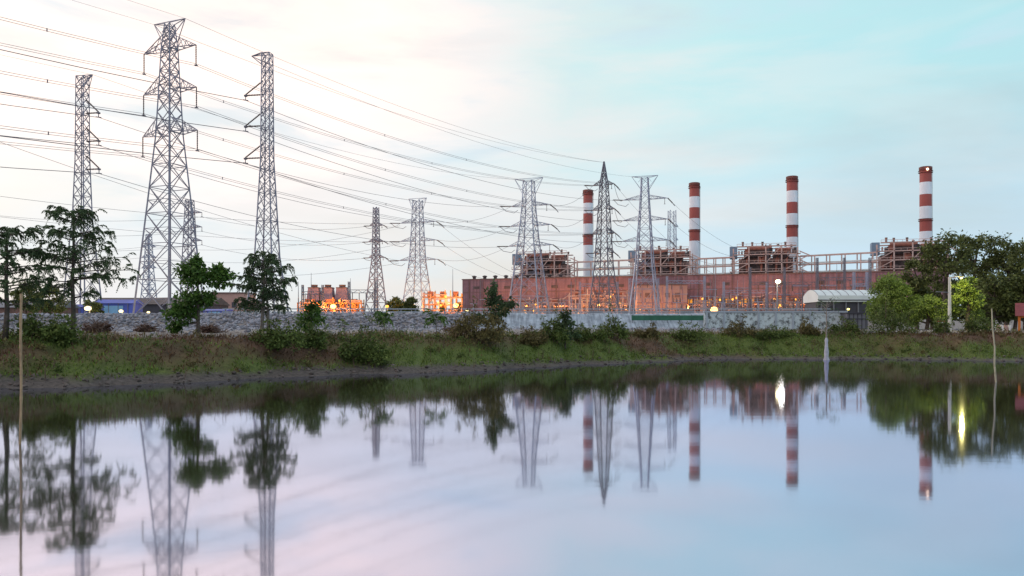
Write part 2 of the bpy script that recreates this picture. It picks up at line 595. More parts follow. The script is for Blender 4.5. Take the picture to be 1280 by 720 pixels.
# feathery young tree beside the pale stick
B = base_at(91, 34.5)
br = []
for h, n_, rc, rs in ((5.25, 11, 1.05, 0.35), (4.6, 10, 1.35, 0.25), (3.75, 7, 1.6, 0.5), (3.2, 6, 1.9, 0.55), (2.5, 6, 1.7, 0.3), (2.0, 5, 1.2, 0.3)):
    for k in range(n_):
        az = 360 * k / n_ + random.uniform(-18, 18)
        br.append((h - random.uniform(0, 0.4), az, rc * random.uniform(0.5, 1.05), rs * random.uniform(0.4, 1.3)))
for h, az, rc, rs in ((3.3, -20, 2.0, .5), (3.2, 20, 2.2, .35), (2.8, 0, 2.5, .1), (2.5, -30, 2.4, .2), (2.6, 30, 2.6, .0), (3.4, 170, 1.8, .3), (3.3, 200, 1.7, .2), (2.9, 150, 1.5, .2)):
    br.append((h, az, rc, rs))
feather_tree('feathery_tree', 'tall slender feathery tree with layered drooping fronds before the armed lattice mast', B,
             [(0, 0, -0.2), (0.03, 0, 1.2), (-0.02, 0, 2.4), (0.05, 0, 3.6), (0.02, 0, 4.8), (0.04, 0, 5.4)], 0.115, br, per_branch=(5, 8), ln=0.66)
# same kind, cut by the picture edge
B = base_at(6, 33)
br = []
for h, n_, rc, rs in ((4.4, 9, 0.9, 0.2), (3.7, 10, 1.5, 0.3), (3.0, 10, 1.8, 0.4), (2.3, 7, 1.7, 0.3), (1.6, 4, 1.4, 0.2)):
    for k in range(n_):
        az = 360 * k / n_ + random.uniform(-18, 18)
        br.append((h - random.uniform(0, 0.4), az, rc * random.uniform(0.5, 1.05), rs * random.uniform(0.4, 1.3)))
feather_tree('feathery_tree', 'dense dark feathery tree cut off by the edge, behind the tall bamboo stick', B,
             [(0, 0, -0.2), (0.1, 0, 1.2), (0.05, 0, 2.4), (0.1, 0, 3.6), (0.05, 0, 4.5)], 0.12, br, per_branch=(6, 9), ln=0.68)
# round feathery tree with twin stems
B = base_at(330, 40.2)
br = []
for h, n_, rc, rs in ((3.8, 10, 0.75, 0.3), (3.3, 13, 1.25, 0.4), (2.8, 14, 1.5, 0.35), (2.3, 14, 1.6, 0.35), (1.8, 12, 1.55, 0.25), (1.4, 9, 1.3, 0.1)):
    for k in range(n_):
        az = 360 * k / n_ + random.uniform(-18, 18)
        br.append((h - random.uniform(0, 0.4), az, rc * random.uniform(0.45, 1.05), rs * random.uniform(0.4, 1.3)))
feather_tree('feathery_tree', 'rounded feathery tree with twin stems in front of the narrow mast', B,
             [(-0.12, 0, -0.2), (-0.06, 0, 1.2), (0, 0, 2.4), (0.02, 0, 3.2), (0.0, 0, 3.8)], 0.10, br, per_branch=(5, 8), ln=0.5, leaflet=0.16,
             extra=[(0.2, 0.1, -0.2), (0.18, 0.05, 1.2), (0.12, 0, 2.4), (0.15, 0, 3.3)], bark='bark_pale')
# lopsided bushy tree
B = base_at(247, 38.2)
broad_tree('broadleaf_tree', 'bushy bright green broadleaf tree with lopsided lobes below the tallest pylon', B, (0.0, 0, 2.4),
           [(-0.1, 0, 2.95, 0.72, 0.7, 0.62, 44), (0.0, 0, 3.5, 0.3, 0.3, 0.35, 10), (1.15, 0, 2.75, 0.55, 0.5, 0.5, 24), (1.0, 0.1, 3.1, 0.25, 0.25, 0.38, 9),
            (-0.75, 0, 1.05, 0.68, 0.65, 0.52, 34), (-0.2, 0, 1.75, 0.85, 0.8, 0.4, 26), (0.55, 0, 1.75, 0.4, 0.4, 0.4, 10), (-1.0, 0.1, 0.4, 0.35, 0.35, 0.3, 10)],
           0.10, L=0.19, per=24, dens=1.35)
# young trees along the embankment foot
broad_tree('young_tree', 'small dense young tree in front of the orange lit cooling boxes', base_at(390, 42.5), (0, 0, 1.1),
           [(0, 0, 0.85, 0.6, 0.6, 0.55, 30), (0.05, 0, 1.45, 0.32, 0.3, 0.38, 14), (-0.25, 0, 0.4, 0.45, 0.4, 0.3, 10)], 0.05, L=0.17, per=24)
yt_ = broad_tree('young_tree', 'conical dark young tree in front of the brick building end', base_at(615, 46), (0.1, 0, 1.9),
           [(0.15, 0, 1.1, 0.55, 0.5, 0.6, 28), (0.05, 0, 1.9, 0.36, 0.35, 0.5, 18), (-0.72, 0, 0.85, 0.5, 0.4, 0.28, 14), (0.72, 0, 1.45, 0.42, 0.35, 0.4, 14), (0.1, 0, 2.4, 0.14, 0.14, 0.25, 5)],
           0.06, leaf='leaf_feather', L=0.17, per=24)
yt_.scale = (1.15, 1.15, 1.2)
yt_ = broad_tree('young_tree', 'small tiered young tree below the red striped chimney nearest the dark pylon', base_at(706, 49), (0, 0, 1.6),
           [(0, 0, 0.75, 0.85, 0.7, 0.28, 26), (0.05, 0, 1.2, 0.6, 0.5, 0.26, 18), (0, 0, 1.65, 0.28, 0.25, 0.3, 9)], 0.05, leaf='leaf_feather', L=0.17, per=24)

yt_.scale = (1.15, 1.15, 1.25)


def sapling(px, d, label, ht, nfr, leaf='leaf_broad'):
    b_ = base_at(px, d)
    root = thing('sapling', label, 'plant', b_)
    tm = MB(); cm = MB()
    tm.tube([(0, 0, -0.1), (0.02, 0, ht * 0.4), (0, 0, ht * 0.7)], [0.04, 0.03, 0.015], 6)
    for k in range(nfr):
        az = random.uniform(0, 2 * math.pi)
        frond(cm, (0, 0, ht * random.uniform(0.45, 0.72)), az, ht * random.uniform(0.35, 0.6), random.uniform(0.6, 1.7), 0.26, 11)
    tm.build('stem', 'bark_pale', root, smooth=True)
    cm.build('leaves', leaf, root)
    return root


sapling(480, 43, 'spiky fronded sapling under the orange lamp beside dark round trees', 1.55, 15)
sapling(545, 44, 'spiky fronded sapling in front of the bright orange lit pipework', 1.6, 13)


# bushes on the bank
def bush(px, py_base, w, h, label, leaf='leaf_bush', dens=1.0, d=None, L=0.15):
    d = d or 40
    x = (px - 640) / F * d
    base = Vector((x, d, gz(x, d)))
    root = thing('bush', label, 'bush', base, 0, 'bushes growing along the pond bank')
    cm = MB(); tm = MB()
    W = w / F * d / 2; HH = h / F * d
    k = max(3, int(w / 14))
    for i in range(k):
        f = (i + 0.5) / k * 2 - 1
        hh = HH * (0.55 + 0.45 * math.cos(f * 1.35)) * random.uniform(0.55, 1.25)
        c = (f * W * 0.85 + random.uniform(-.15, .15), random.uniform(-.3, .3), hh * 0.42)
        clump_leaves(cm, c, (W / k * 1.5, W * 0.45 + 0.12, hh * 0.55), int(20 * dens), 26, L, 0.5, 0.36, -0.15, 0.5)
        limb(tm, (f * W * 0.35, 0, -0.1), (c[0], c[1], hh * 0.9), 0.025, 0.008, 0.1, 5, 4)
        for q in range(3):      # stray shoots
            e_ = Vector((c[0] + random.uniform(-.35, .35), c[1], hh * random.uniform(.85, 1.35)))
            limb(tm, c, e_, 0.012, 0.004, 0.1, 4, 3)
            clump_leaves(cm, tuple(e_), (.13, .13, .2), 3, 7, L, .42, .5, -.3, .3)
    tm.build('stems', 'twig', root)
    cm.build('foliage', leaf, root)
    return root


for px, d, w, h, leaf, dens, lab in (
    (62, 33.3, 74, 32, 'leaf_bush', 1.2, 'green bush on the bank between the bamboo stick and the slender feathery tree'),
    (345, 37.6, 70, 30, 'leaf_bush', 1.1, 'spreading green bush at the foot of the twin stemmed feathery tree'),
    (390, 39, 34, 22, 'leaf_bush', 1.0, 'low green bush under the small dense young tree'),
    (452, 39.3, 62, 42, 'leaf_bush', 1.5, 'big rounded dark green bush low on the bank below the orange lit boxes'),
    (600, 44.2, 66, 36, 'leaf_olive', 1.4, 'olive bush below the conical young tree'),
    (668, 47.5, 34, 24, 'leaf_olive', 1.0, 'brownish bush between the two young trees, smaller of a pair'),
    (692, 48.5, 30, 26, 'leaf_bush', 1.0, 'green bush below the tiered young tree'),
    (735, 51.3, 40, 22, 'leaf_bush', 1.0, 'low bush on bare mud bank below the dark pointed pylon'),
    (768, 52.6, 34, 24, 'leaf_bush', 1.1, 'bush on the bank below the wide armed pylon in front of the boilers'),
    (806, 55, 34, 16, 'leaf_olive', 0.9, 'small straw coloured bush in front of the green screen'),
    (858, 57.5, 44, 24, 'leaf_bush', 1.1, 'bush below the bright orange starlike lamp'),
    (925, 59.2, 46, 16, 'leaf_olive', 1.0, 'olive bush in front of the pale flaking wall end'),
    (967, 59.2, 50, 13, 'leaf_bush', 1.2, 'leafy green bush below the tall white floodlight'),
    (1012, 60.0, 34, 15, 'leaf_olive', 1.0, 'small brownish bush beside the white wrapped post'),
    (1056, 60.3, 44, 18, 'leaf_bush', 1.1, 'light green bush in front of the grey shed'),
    (1113, 59.6, 62, 36, 'leaf_bush', 1.3, 'wide dark bush overhanging the bank below the pale green willowy tree'),
    (1177, 59.0, 26, 20, 'leaf_bush', 1.0, 'small bush in front of the white box sign'),
    (1222, 58.4, 44, 26, 'leaf_bush', 1.2, 'dark bush beside the thin reed stick in the water'),
):
    bush(px, 0, w, h, lab, leaf, dens, d)


def brush_pile(px, d, w, h, label, leafy=0):
    b_ = base_at(px, d)
    root = thing('brush_pile', label, 'brush pile', b_, 0, 'cut brush heaps on the rubble')
    tm = MB(); cm = MB()
    for k in range(110):
        a = random.uniform(0, math.pi)
        x = random.gauss(0, w * 0.28); y = random.gauss(0, w * 0.2)
        hh = h * max(0.1, 1 - abs(x) / w * 1.3)
        p = Vector((x, y, random.uniform(0, hh * 0.7)))
        q = p + Vector((math.cos(a) * random.uniform(.2, .6), math.sin(a) * .4, random.uniform(-.05, .45) * h * 1.2))
        limb(tm, p, q, 0.022, 0.006, 0.12, 4, 3)
    for k in range(6):
        clump_leaves(cm, (random.gauss(0, w * .25), 0, h * 0.3), (w * .25, w * .2, h * .35), 8, 14, 0.14, 0.4)
    tm.build('twigs', 'twig', root)
    cm.build('dry_leaves', 'leaf_dry', root)


brush_pile(122, 39, 1.1, 0.85, 'brown brush heap beside the slender feathery tree trunk')
brush_pile(182, 41, 1.0, 0.55, 'low dark brush heap with bare roots on the rubble below the tallest pylon')
brush_pile(262, 42, 1.2, 0.6, 'reddish brown brush heap behind the lopsided bushy tree')
brush_pile(572, 50, 1.2, 0.55, 'reddish dry brush heap between spiky sapling and conical young tree')


# big trees beside the lamp pole
def big_tree(px, d, top, bottom, halfw, label, leaf='leaf_dark', n=10, ns=19, L=0.31, name='large_tree'):
    b_ = base_at(px, d)
    ht = at(0, top, d).z - b_.z
    lo = at(0, bottom, d).z - b_.z
    Wd = halfw / F * d
    cl = []
    for k in range(n):
        f = (k + 0.5) / n
        z = lo + (ht - lo) * (0.18 + 0.72 * f)
        prof = math.sin(math.pi * min(1, 0.22 + 0.68 * f)) ** 0.8
        a = k * 2.4 + random.uniform(-.4, .4)
        r = Wd * prof * 0.62
        s = Wd * random.uniform(0.30, 0.52)
        r *= random.uniform(.75, 1.35)
        z += random.uniform(-.05, .06) * (ht - lo)
        cl.append((math.cos(a) * r, math.sin(a) * r * 0.8, z, s * 1.15, s, s * 0.66, ns))
    return broad_tree(name, label, b_, (0.2, 0, ht * 0.6), cl, 0.16 + ht * 0.012, leaf, L, 0.5, 26, spread=0.36)


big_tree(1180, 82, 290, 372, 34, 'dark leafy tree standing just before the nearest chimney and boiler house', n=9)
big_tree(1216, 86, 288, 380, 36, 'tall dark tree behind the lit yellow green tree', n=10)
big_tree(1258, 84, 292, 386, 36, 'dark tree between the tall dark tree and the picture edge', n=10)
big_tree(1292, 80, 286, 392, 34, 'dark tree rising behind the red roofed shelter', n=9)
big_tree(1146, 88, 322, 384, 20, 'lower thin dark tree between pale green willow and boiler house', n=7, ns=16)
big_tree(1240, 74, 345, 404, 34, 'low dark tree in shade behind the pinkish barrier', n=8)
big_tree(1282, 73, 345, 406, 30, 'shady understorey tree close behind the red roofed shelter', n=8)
big_tree(1209, 66.5, 344, 404, 20, 'yellow green tree lit by the lamp pole', leaf='leaf_willow', n=9, ns=18, L=0.22)  # yellow of the lamp light partly put into the leaf colour
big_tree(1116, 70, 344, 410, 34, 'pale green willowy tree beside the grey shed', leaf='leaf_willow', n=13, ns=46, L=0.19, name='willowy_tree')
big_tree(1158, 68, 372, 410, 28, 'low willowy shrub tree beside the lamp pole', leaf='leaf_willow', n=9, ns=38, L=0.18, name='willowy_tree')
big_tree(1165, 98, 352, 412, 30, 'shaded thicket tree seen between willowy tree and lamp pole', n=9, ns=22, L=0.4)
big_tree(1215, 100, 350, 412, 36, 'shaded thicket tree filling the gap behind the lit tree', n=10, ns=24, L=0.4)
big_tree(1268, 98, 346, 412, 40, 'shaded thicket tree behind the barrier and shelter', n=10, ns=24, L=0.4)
# two dark round trees far behind the rail
big_tree(495, 190, 372, 396, 11, 'dark round tree behind the rail, with an orange lamp in front', n=7, ns=18, L=0.5, name='round_tree')
big_tree(513, 195, 371, 396, 10, 'dark round tree behind the rail at the foot of the pale pylon', n=7, ns=18, L=0.5, name='round_tree')
# trees behind the left lamps
big_tree(60, 134, 356, 396, 22, 'hazy grey green tree behind the feathery trees', n=7, ns=18, L=0.4)
big_tree(32, 130, 352, 394, 20, 'dark tree behind the bamboo stick at the rubble edge', n=7, ns=18, L=0.4)
big_tree(118, 138, 376, 396, 12, 'small round shrub tree beside the first warm lamp', n=5, ns=14, L=0.35)


# grass on the bank
def blades(count, name, m, pick, hmin, hmax, label=None):
    xs = rng.uniform(-34, 46, count * 3)
    d = rng.uniform(0.8, 7.5, count * 3)
    ys = shore(xs) + d
    keep = rng.random(count * 3) < pick(xs, ys, d)
    xs, ys, d = xs[keep][:count], ys[keep][:count], d[keep][:count]
    zs = ground_z(xs, ys)
    n_ = len(xs)
    hgt = rng.uniform(hmin, hmax, n_)
    base = np.stack([xs, ys, zs - 0.03], -1)
    lean = np.stack([rng.normal(0, .45, n_), rng.normal(0, .45, n_), np.ones(n_)], -1)
    mb = MB()
    mb.quads(leaf_quads(base, unit(lean), hgt, np.full(n_, 0.045) + 0.02 * rng.random(n_)))
    o = mb.build(name, m)
    tag(o, kind='stuff', cat='grass', label=label)


blades(22000, 'grass', 'blade_green', lambda x, y, d: greenness(x, y) * smooth(0.8, 2.0, d + .9 * smooth(-4, 10, x)) * (1 - 0.85 * smooth(5, 6.5, d)), 0.08, 0.22, 'short green grass patches covering the pond bank slope')
blades(15000, 'dry_grass', 'blade_dry', lambda x, y, d: (1.05 - greenness(x, y)) * smooth(1.0, 2.2, d) * (1 - 0.8 * smooth(5.5, 7, d)), 0.07, 0.24, 'brown dry grass and weeds over the bank slope')
blades(9000, 'straw_grass', 'blade_straw', lambda x, y, d: smooth(4.0, 5.0, d) * (1 - smooth(6, 7.2, d)) * np.clip(bumps(x * 0.5 + 9, y * .6) + 0.1, 0, 1), 0.2, 0.5, 'pale straw grass fringe along the crest of the bank')


# tangled weeds merging with the grass
wd_g, wd_d = MB(), MB()
for k in range(420):
    x = random.uniform(-33, 44); dd = random.choice((random.uniform(4.2, 7.0), random.uniform(1.6, 6.0)))
    y = float(shore(x)) + dd
    g_ = float(greenness(x, y))
    sz = random.uniform(.12, .42)
    clump_leaves(wd_g if random.random() < g_ * .8 + .15 else wd_d, (x, y, gz(x, y) + sz * .35), (sz * 1.2, sz, sz * .8), 5, 16, .12, .38, .5, -.4, .4)
tag(wd_g.build('weeds', 'leaf_bush'), 'low green weeds tangled through the bank grass', 'weeds', kind='stuff')
tag(wd_d.build('weeds', 'leaf_olive'), 'low straw coloured weeds tangled through the bank grass', 'weeds', kind='stuff')
sw_ = MB()
for k in range(260):
    x = random.uniform(-33, 44); y = float(shore(x)) + random.uniform(.6, 7)
    z = gz(x, y)
    for q in range(random.randint(1, 3)):
        hh = random.uniform(.25, .8)
        sw_.tube([(x, y, z - .05), (x + random.uniform(-.12, .12), y, z + hh * .6), (x + random.uniform(-.35, .35), y + random.uniform(-.2, .2), z + hh)], [.012, .009, .004], 4)
tag(sw_.build('bare_stems', 'twig'), 'bare dry stems standing in the bank grass', 'weeds', kind='stuff')


# rubble slope
def rocks(count, name, xr, label, yr, smin, smax, prob=None, dmin=6.0, dmax=None, m_='rock'):
    base = [(0, 0, 1)] + [(math.cos(2 * math.pi * k / 5) * .9, math.sin(2 * math.pi * k / 5) * .9, .35) for k in range(5)] + \
           [(math.cos(2 * math.pi * (k + .5) / 5) * .95, math.sin(2 * math.pi * (k + .5) / 5) * .95, -.45) for k in range(5)]
    base = np.array(base)
    faces = [(0, 1 + k, 1 + (k + 1) % 5) for k in range(5)]
    for k in range(5):
        faces += [(1 + k, 6 + k, 1 + (k + 1) % 5), (1 + (k + 1) % 5, 6 + k, 6 + (k + 1) % 5)]
    mb = MB()
    for i in range(count):
        x = random.uniform(*xr); y = random.uniform(*yr)
        if prob and random.random() > prob(x, y):
            continue
        if dmax:
            y = float(shore(x)) + random.uniform(dmin, dmax)
        if y - float(shore(x)) < dmin:
            continue
        z = gz(x, y)
        s = random.uniform(smin, smax) * random.uniform(.6, 1.3)
        a = random.uniform(0, 6.28)
        v = base * rng.uniform(0.65, 1.25, base.shape) * np.array([s, s * .8, s * .65])
        ca_, sa_ = math.cos(a), math.sin(a)
        b0 = len(mb.v)
        for p in v:
            mb.v.append((x + p[0] * ca_ - p[1] * sa_, y + p[0] * sa_ + p[1] * ca_, z + p[2] + s * .15))
        mb.f += [tuple(b0 + q for q in f) for f in faces]
    tag(mb.build(name, m_), label, 'rubble', kind='stuff')


rocks(8500, 'rubble', (-84, -4.5), 'grey broken rock rubble covering the embankment slope', (100.5, 110.0), 0.10, 0.36)
rocks(2600, 'gravel', (-60, 40), 'loose grey stones scattered over the flat track', (38, 101), 0.06, 0.19)
rocks(900, 'mud_clods', (-34, 42), 'dark clods and stones along the muddy waterline', (20, 60), 0.04, 0.13, None, 0.05, 1.7, 'clod')
rocks(1000, 'gravel', (-12, 30), 'stones and clods lying below the concrete lining', (96, 104), 0.1, 0.34)

# concrete lining of the embankment and the flaking wall
lin = MB()
for i in range(31):
    x0 = -5.2 + i * 1.02
    e = E0 + 0.9 * math.sin(x0 * 0.07)
    k = len(lin.v)
    for q in range(10):
        y = e - 0.6 + q * 0.82
        lift_ = -0.1 if q == 0 else 0.16
        lin.v += [(x0, y, gz(x0, y) + lift_), (x0 + 1.0, y, gz(x0 + 1.0, y) + lift_)]
    lin.f += [(k + 2 * q, k + 2 * q + 1, k + 2 * q + 3, k + 2 * q + 2) for q in range(9)]
ln_m = bpy.data.materials.new('stained_concrete')
t, n, l, b = nt(ln_m)
tc = n.new('ShaderNodeTexCoord')
q1 = noise(0.9, 8, 0.7)
mp = n.new('ShaderNodeMapping'); mp.inputs['Scale'].default_value = (3.0, 0.25, 0.25)
q2 = n.new('ShaderNodeTexNoise'); q2.inputs['Scale'].default_value = 1.1; q2.inputs['Detail'].default_value = 6
l.new(tc.outputs['Object'], mp.inputs['Vector']); l.new(mp.outputs['Vector'], q2.inputs['Vector'])
ca1 = ramp(q1.outputs['Fac'], (0.20, 0.23, 0.28), (0.37, 0.43, 0.52), 0.3, 0.6)
cb1 = ramp(q2.outputs['Fac'], (0.45, 0.45, 0.47), (1, 1, 1), 0.35, 0.6)
xm = n.new('ShaderNodeMix'); xm.data_type = 'RGBA'; xm.blend_type = 'MULTIPLY'; xm.inputs['Factor'].default_value = 0.8
l.new(ca1, xm.inputs['A']); l.new(cb1, xm.inputs['B']); l.new(xm.outputs['Result'], b.inputs['Base Color']); b.inputs['Roughness'].default_value = 0.9
lo_ = lin.build('concrete_lining', ln_m)
tag(lo_, 'pale bluish concrete lining on the embankment slope between rubble and flaking wall', 'embankment lining')

# flaking wall
fw = bpy.data.materials.new('flaking_paint')
t, n, l, b = nt(fw)
tc = n.new('ShaderNodeTexCoord')
q1 = noise(1.6, 8, 0.75)
c1 = ramp(q1.outputs['Fac'], (0.10, 0.11, 0.12), (0.52, 0.60, 0.66), 0.40, 0.52)
l.new(c1, b.inputs['Base Color']); b.inputs['Roughness'].default_value = 0.9
M['flaking_paint'] = fw
WD = 101.0
xw0, xw1 = at(880, 0, WD).x, at(1058, 0, WD).x
r_ = thing('retaining_wall', 'long pale blue wall with flaking paint in front of the switchyard', 'wall', ((xw0 + xw1) / 2, WD, 2.0))
w_ = MB(); w_.box((0, 0, 1.0), (xw1 - xw0, 0.35, 2.1)); w_.build('wall', 'flaking_paint', r_)
w_ = MB(); w_.box((0, 0, 2.15), (xw1 - xw0 + 0.1, 0.6, 0.2)); w_.build('coping', 'concrete_pale', r_)

for k in range(9):
    w_ = MB(); w_.box((-(xw1 - xw0) / 2 + .3 + k * (xw1 - xw0 - .6) / 8, -.24, 1.0), (.2, .16, 2.08)); w_.build('pier', 'concrete_pale', r_)
# rail along the embankment
r_ = thing('guard_rail', 'long pale guard rail on posts along the top of the embankment', 'railing', (4, 110.6, 4.0))
rail = MB()
for zz, hh in ((0.30, 0.16), (0.72, 0.13)):
    rail.box((-2, -0.09, zz), (84, 0.07, hh))
rail.build('rail', 'concrete_pale', r_)
for k in range(42):
    pm = MB(); pm.box((-43.6 + k * 2.02, 0, 0.25), (0.16, 0.12, 1.1)); pm.build('post', 'grey_metal', r_)
sp0 = at(835, 397.5, 105.6)
sc_ = thing('green_screen', 'low dark green mesh screen at the top of the concrete lining', 'screen', sp0)
g_ = MB(); g_.box((0, 0, 0.02), (9.6, 0.06, 0.66)); g_.build('mesh_panel', 'green_screen', sc_)
for k in range(7):
    g_ = MB(); g_.box((-4.7 + 1.56 * k, 0.07, -0.1), (0.09, 0.06, 1.1)); g_.build('post', 'grey_metal', sc_)

# ------------------------------------------------------------------ lattice towers
Z0 = 3.95      # platform level


def corners(s, z, a, aspect=1.0):
    c, sn = math.cos(a), math.sin(a)
    return [Vector((x * c - y * sn, x * sn + y * c, z)) for x, y in ((-s / 2, -s * aspect / 2), (s / 2, -s * aspect / 2), (s / 2, s * aspect / 2), (-s / 2, s * aspect / 2))]


def prof_s(prof, z):
    return float(np.interp(z, [p[0] for p in prof], [p[1] for p in prof]))


def lattice(root, prof, a, lw, bw, mat_, top=None, kmax=9.0, kr=1.05, leg_min=1.4, split=True):
    """prof: (z, side) rising. Builds four leg parts and one bracing part"""
    zt = prof[-1][0]
    zs = [zt]
    while zs[-1] > 0.01:
        s = prof_s(prof, zs[-1])
        zs.append(max(0, zs[-1] - min(kmax, max(leg_min, s * kr))))
    if zs[-2] < 0.5 * min(kmax, prof_s(prof, 0) * kr):
        zs.pop(-2)
    zs = zs[::-1]
    for k in range(4):
        lm = MB()
        for z0, z1 in zip([p[0] for p in prof[:-1]], [p[0] for p in prof[1:]]):
            w0 = lw * (1.15 - 0.5 * z0 / zt)
            lm.bar(corners(prof_s(prof, z0), z0, a)[k] + Vector((0, 0, -0.6 if z0 == 0 else 0)), corners(prof_s(prof, z1), z1, a)[k], w0, 4, lw * (1.15 - 0.5 * z1 / zt))
        lm.build('leg', mat_, root)
    bm_ = MB()
    for i in range(len(zs) - 1):
        z0, z1 = zs[i], zs[i + 1]
        c0 = corners(prof_s(prof, z0), z0, a)
        c1 = corners(prof_s(prof, z1), z1, a)
        for k in range(4):
            k2 = (k + 1) % 4
            bm_.bar(c0[k], c1[k2], bw)
            bm_.bar(c0[k2], c1[k], bw)
            if i % 2 == 0 or z1 - z0 > 4:
                bm_.bar(c1[k], c1[k2], bw)
            if z1 - z0 > 4.5:      # redundant members in the tall panels
                mid = (c0[k] + c1[k2] + c0[k2] + c1[k]) / 4
                bm_.bar((c0[k] + c1[k]) / 2, mid.lerp((c0[k] + c1[k]) / 2, 0.5) + Vector((0, 0, -(z1 - z0) * .18)), bw * .75)
                bm_.bar((c0[k2] + c1[k2]) / 2, mid.lerp((c0[k2] + c1[k2]) / 2, 0.5) + Vector((0, 0, -(z1 - z0) * .18)), bw * .75)
                bm_.bar((c0[k] + c1[k]) / 2, (c0[k2] + c1[k2]) / 2, bw * .75)
    bm_.build('bracing', mat_, root)


def crossarm(root, prof, a, z, reach, rise, side, lw, mat_, name='crossarm', npan=3):
    """triangular lattice arm; returns the tip in root coordinates"""
    m_ = MB()
    s = prof_s(prof, z); s2 = prof_s(prof, z + rise)
    ax = Vector((math.cos(a), math.sin(a), 0)) * side
    pr = Vector((-math.sin(a), math.cos(a), 0))
    tip = ax * reach + Vector((0, 0, z))
    lo = [ax * s / 2 + pr * s / 2 * k + Vector((0, 0, z)) for k in (-1, 1)]
    up = [ax * s2 / 2 + pr * s2 / 2 * k + Vector((0, 0, z + rise)) for k in (-1, 1)]
    for k in (0, 1):
        m_.bar(lo[k], tip, lw)
        m_.bar(up[k], tip, lw)
        for i in range(npan):
            f0 = i / npan; f1 = (i + 0.5) / npan
            m_.bar(lo[k].lerp(tip, f0), up[k].lerp(tip, f1), lw * .65)
            m_.bar(up[k].lerp(tip, f1), lo[k].lerp(tip, (i + 1) / npan), lw * .65)
    for i in range(npan):
        m_.bar(lo[0].lerp(tip, i / npan), lo[1].lerp(tip, (i + .5) / npan), lw * .65)
    m_.bar(lo[0], lo[1], lw); m_.bar(up[0], up[1], lw)
    m_.build(name, mat_, root)
    return tip


def insulator(root, p, q, rad, name='insulator'):
    m_ = MB()
    p = Vector(p); q = Vector(q)
    ln = (q - p).length
    n_ = max(6, int(ln / 0.3))
    pts, rr = [], []
    for i in range(n_ * 2 + 1):
        pts.append(p.lerp(q, i / (n_ * 2)))
        rr.append(rad if i % 2 else rad * 0.55)
    m_.tube(pts, rr, 6)
    o = m_.build(name, 'brown_insulator', root)
    c_ = MB()
    c_.box(tuple(q + Vector((0, 0, -0.12))), (0.5, 0.5, 0.14))
    c_.build('clamp', 'dark_steel', o)
    return o


WORLD_TIPS = {}


def tower(key, name, label, px, d, base_z, a, prof, lw, bw, mat_, arms, horn=None, strain=0.0, droop=0.0, ins=0.0, kr=1.05, kmax=9.0, group=None, bw_arm=None):
    """arms: (z, reach_left, reach_right, rise)"""
    root = thing(name, label, 'pylon', ((px - 640) / F * d, d, base_z), 0, group)
    lattice(root, prof, a, lw, bw, mat_, kr=kr, kmax=kmax)
    tips = {-1: [], 1: []}
    for (z, rl, rr, rise) in arms:
        for side, rc in ((-1, rl), (1, rr)):
            if rc <= 0:
                continue
            tip = crossarm(root, prof, a, z, rc, rise, side, bw_arm or bw * 1.1, mat_)
            if ins:
                q = tip + Vector((0, 0, -ins))
                insulator(root, tip, q, 0.13)
                tips[side].append(root.location + q + Vector((0, 0, -0.2)))
            else:
                tips[side].append(root.location + tip)
    if strain:
        for side in (-1, 1):
            for tp_ in list(tips[side]):
                tp_ = tp_ - root.location
                s_ = strain
                if side < 0:
                    insulator(root, tp_, tp_ + Vector((-4.2, -3.0, -.35)) * s_, 0.24, 'strain_insulator')
                    m_ = MB(); m_.tube([tp_ + Vector((-4.0, -2.9, -.3)) * s_, tp_ + Vector((-2.0, -1, -1.9)) * s_, tp_ + Vector((1.2, .5, -2.4)) * s_, tp_ + Vector((2.6, 1.6, -1.2)) * s_], 0.10, 5); m_.build('jumper', 'dark_steel', root)
                else:
                    insulator(root, tp_, tp_ + Vector((2.4, 3.2, -1.3)) * s_, 0.24, 'strain_insulator')
                    m_ = MB(); m_.tube([tp_ + Vector((2.4, 3.2, -1.3)) * s_, tp_ + Vector((3.4, 3.0, -2.6)) * s_], 0.15, 5); m_.build('jumper', 'dark_steel', root)
                    insulator(root, tp_ + Vector((-1.2, 0, 0)) * s_, tp_ + Vector((-1.2, 0, -2.2)) * s_, 0.13)
    if horn:
        zt, hl = horn
        m_ = MB()
        ax = Vector((math.cos(a), math.sin(a), 0))
        s = prof[-1][1]
        pr = Vector((-math.sin(a), math.cos(a), 0))
        for sd in (-1, 1):
            tp = ax * hl * sd + Vector((0, 0, zt))
            for k in (-1, 1):
                m_.bar(ax * s / 2 * sd + pr * s / 2 * k + Vector((0, 0, prof[-1][0])), tp, bw)
                zz = prof[-1][0] - 0.9 * hl
                s3 = prof_s(prof, zz)
                m_.bar(ax * s3 / 2 * sd + pr * s3 / 2 * k + Vector((0, 0, zz)), tp, bw)
            tips.setdefault('horn', []).append(root.location + tp)
            m_.bar(ax * hl * .5 * sd + Vector((0, 0, zt - .45 * hl)), ax * s / 2 * sd + Vector((0, 0, prof[-1][0])), bw * .7)
        m_.bar(ax * -hl + Vector((0, 0, zt)), ax * hl + Vector((0, 0, zt)), bw * 1.1)
        m_.build('earth_wire_arm', mat_, root)
    WORLD_TIPS[key] = tips
    return root


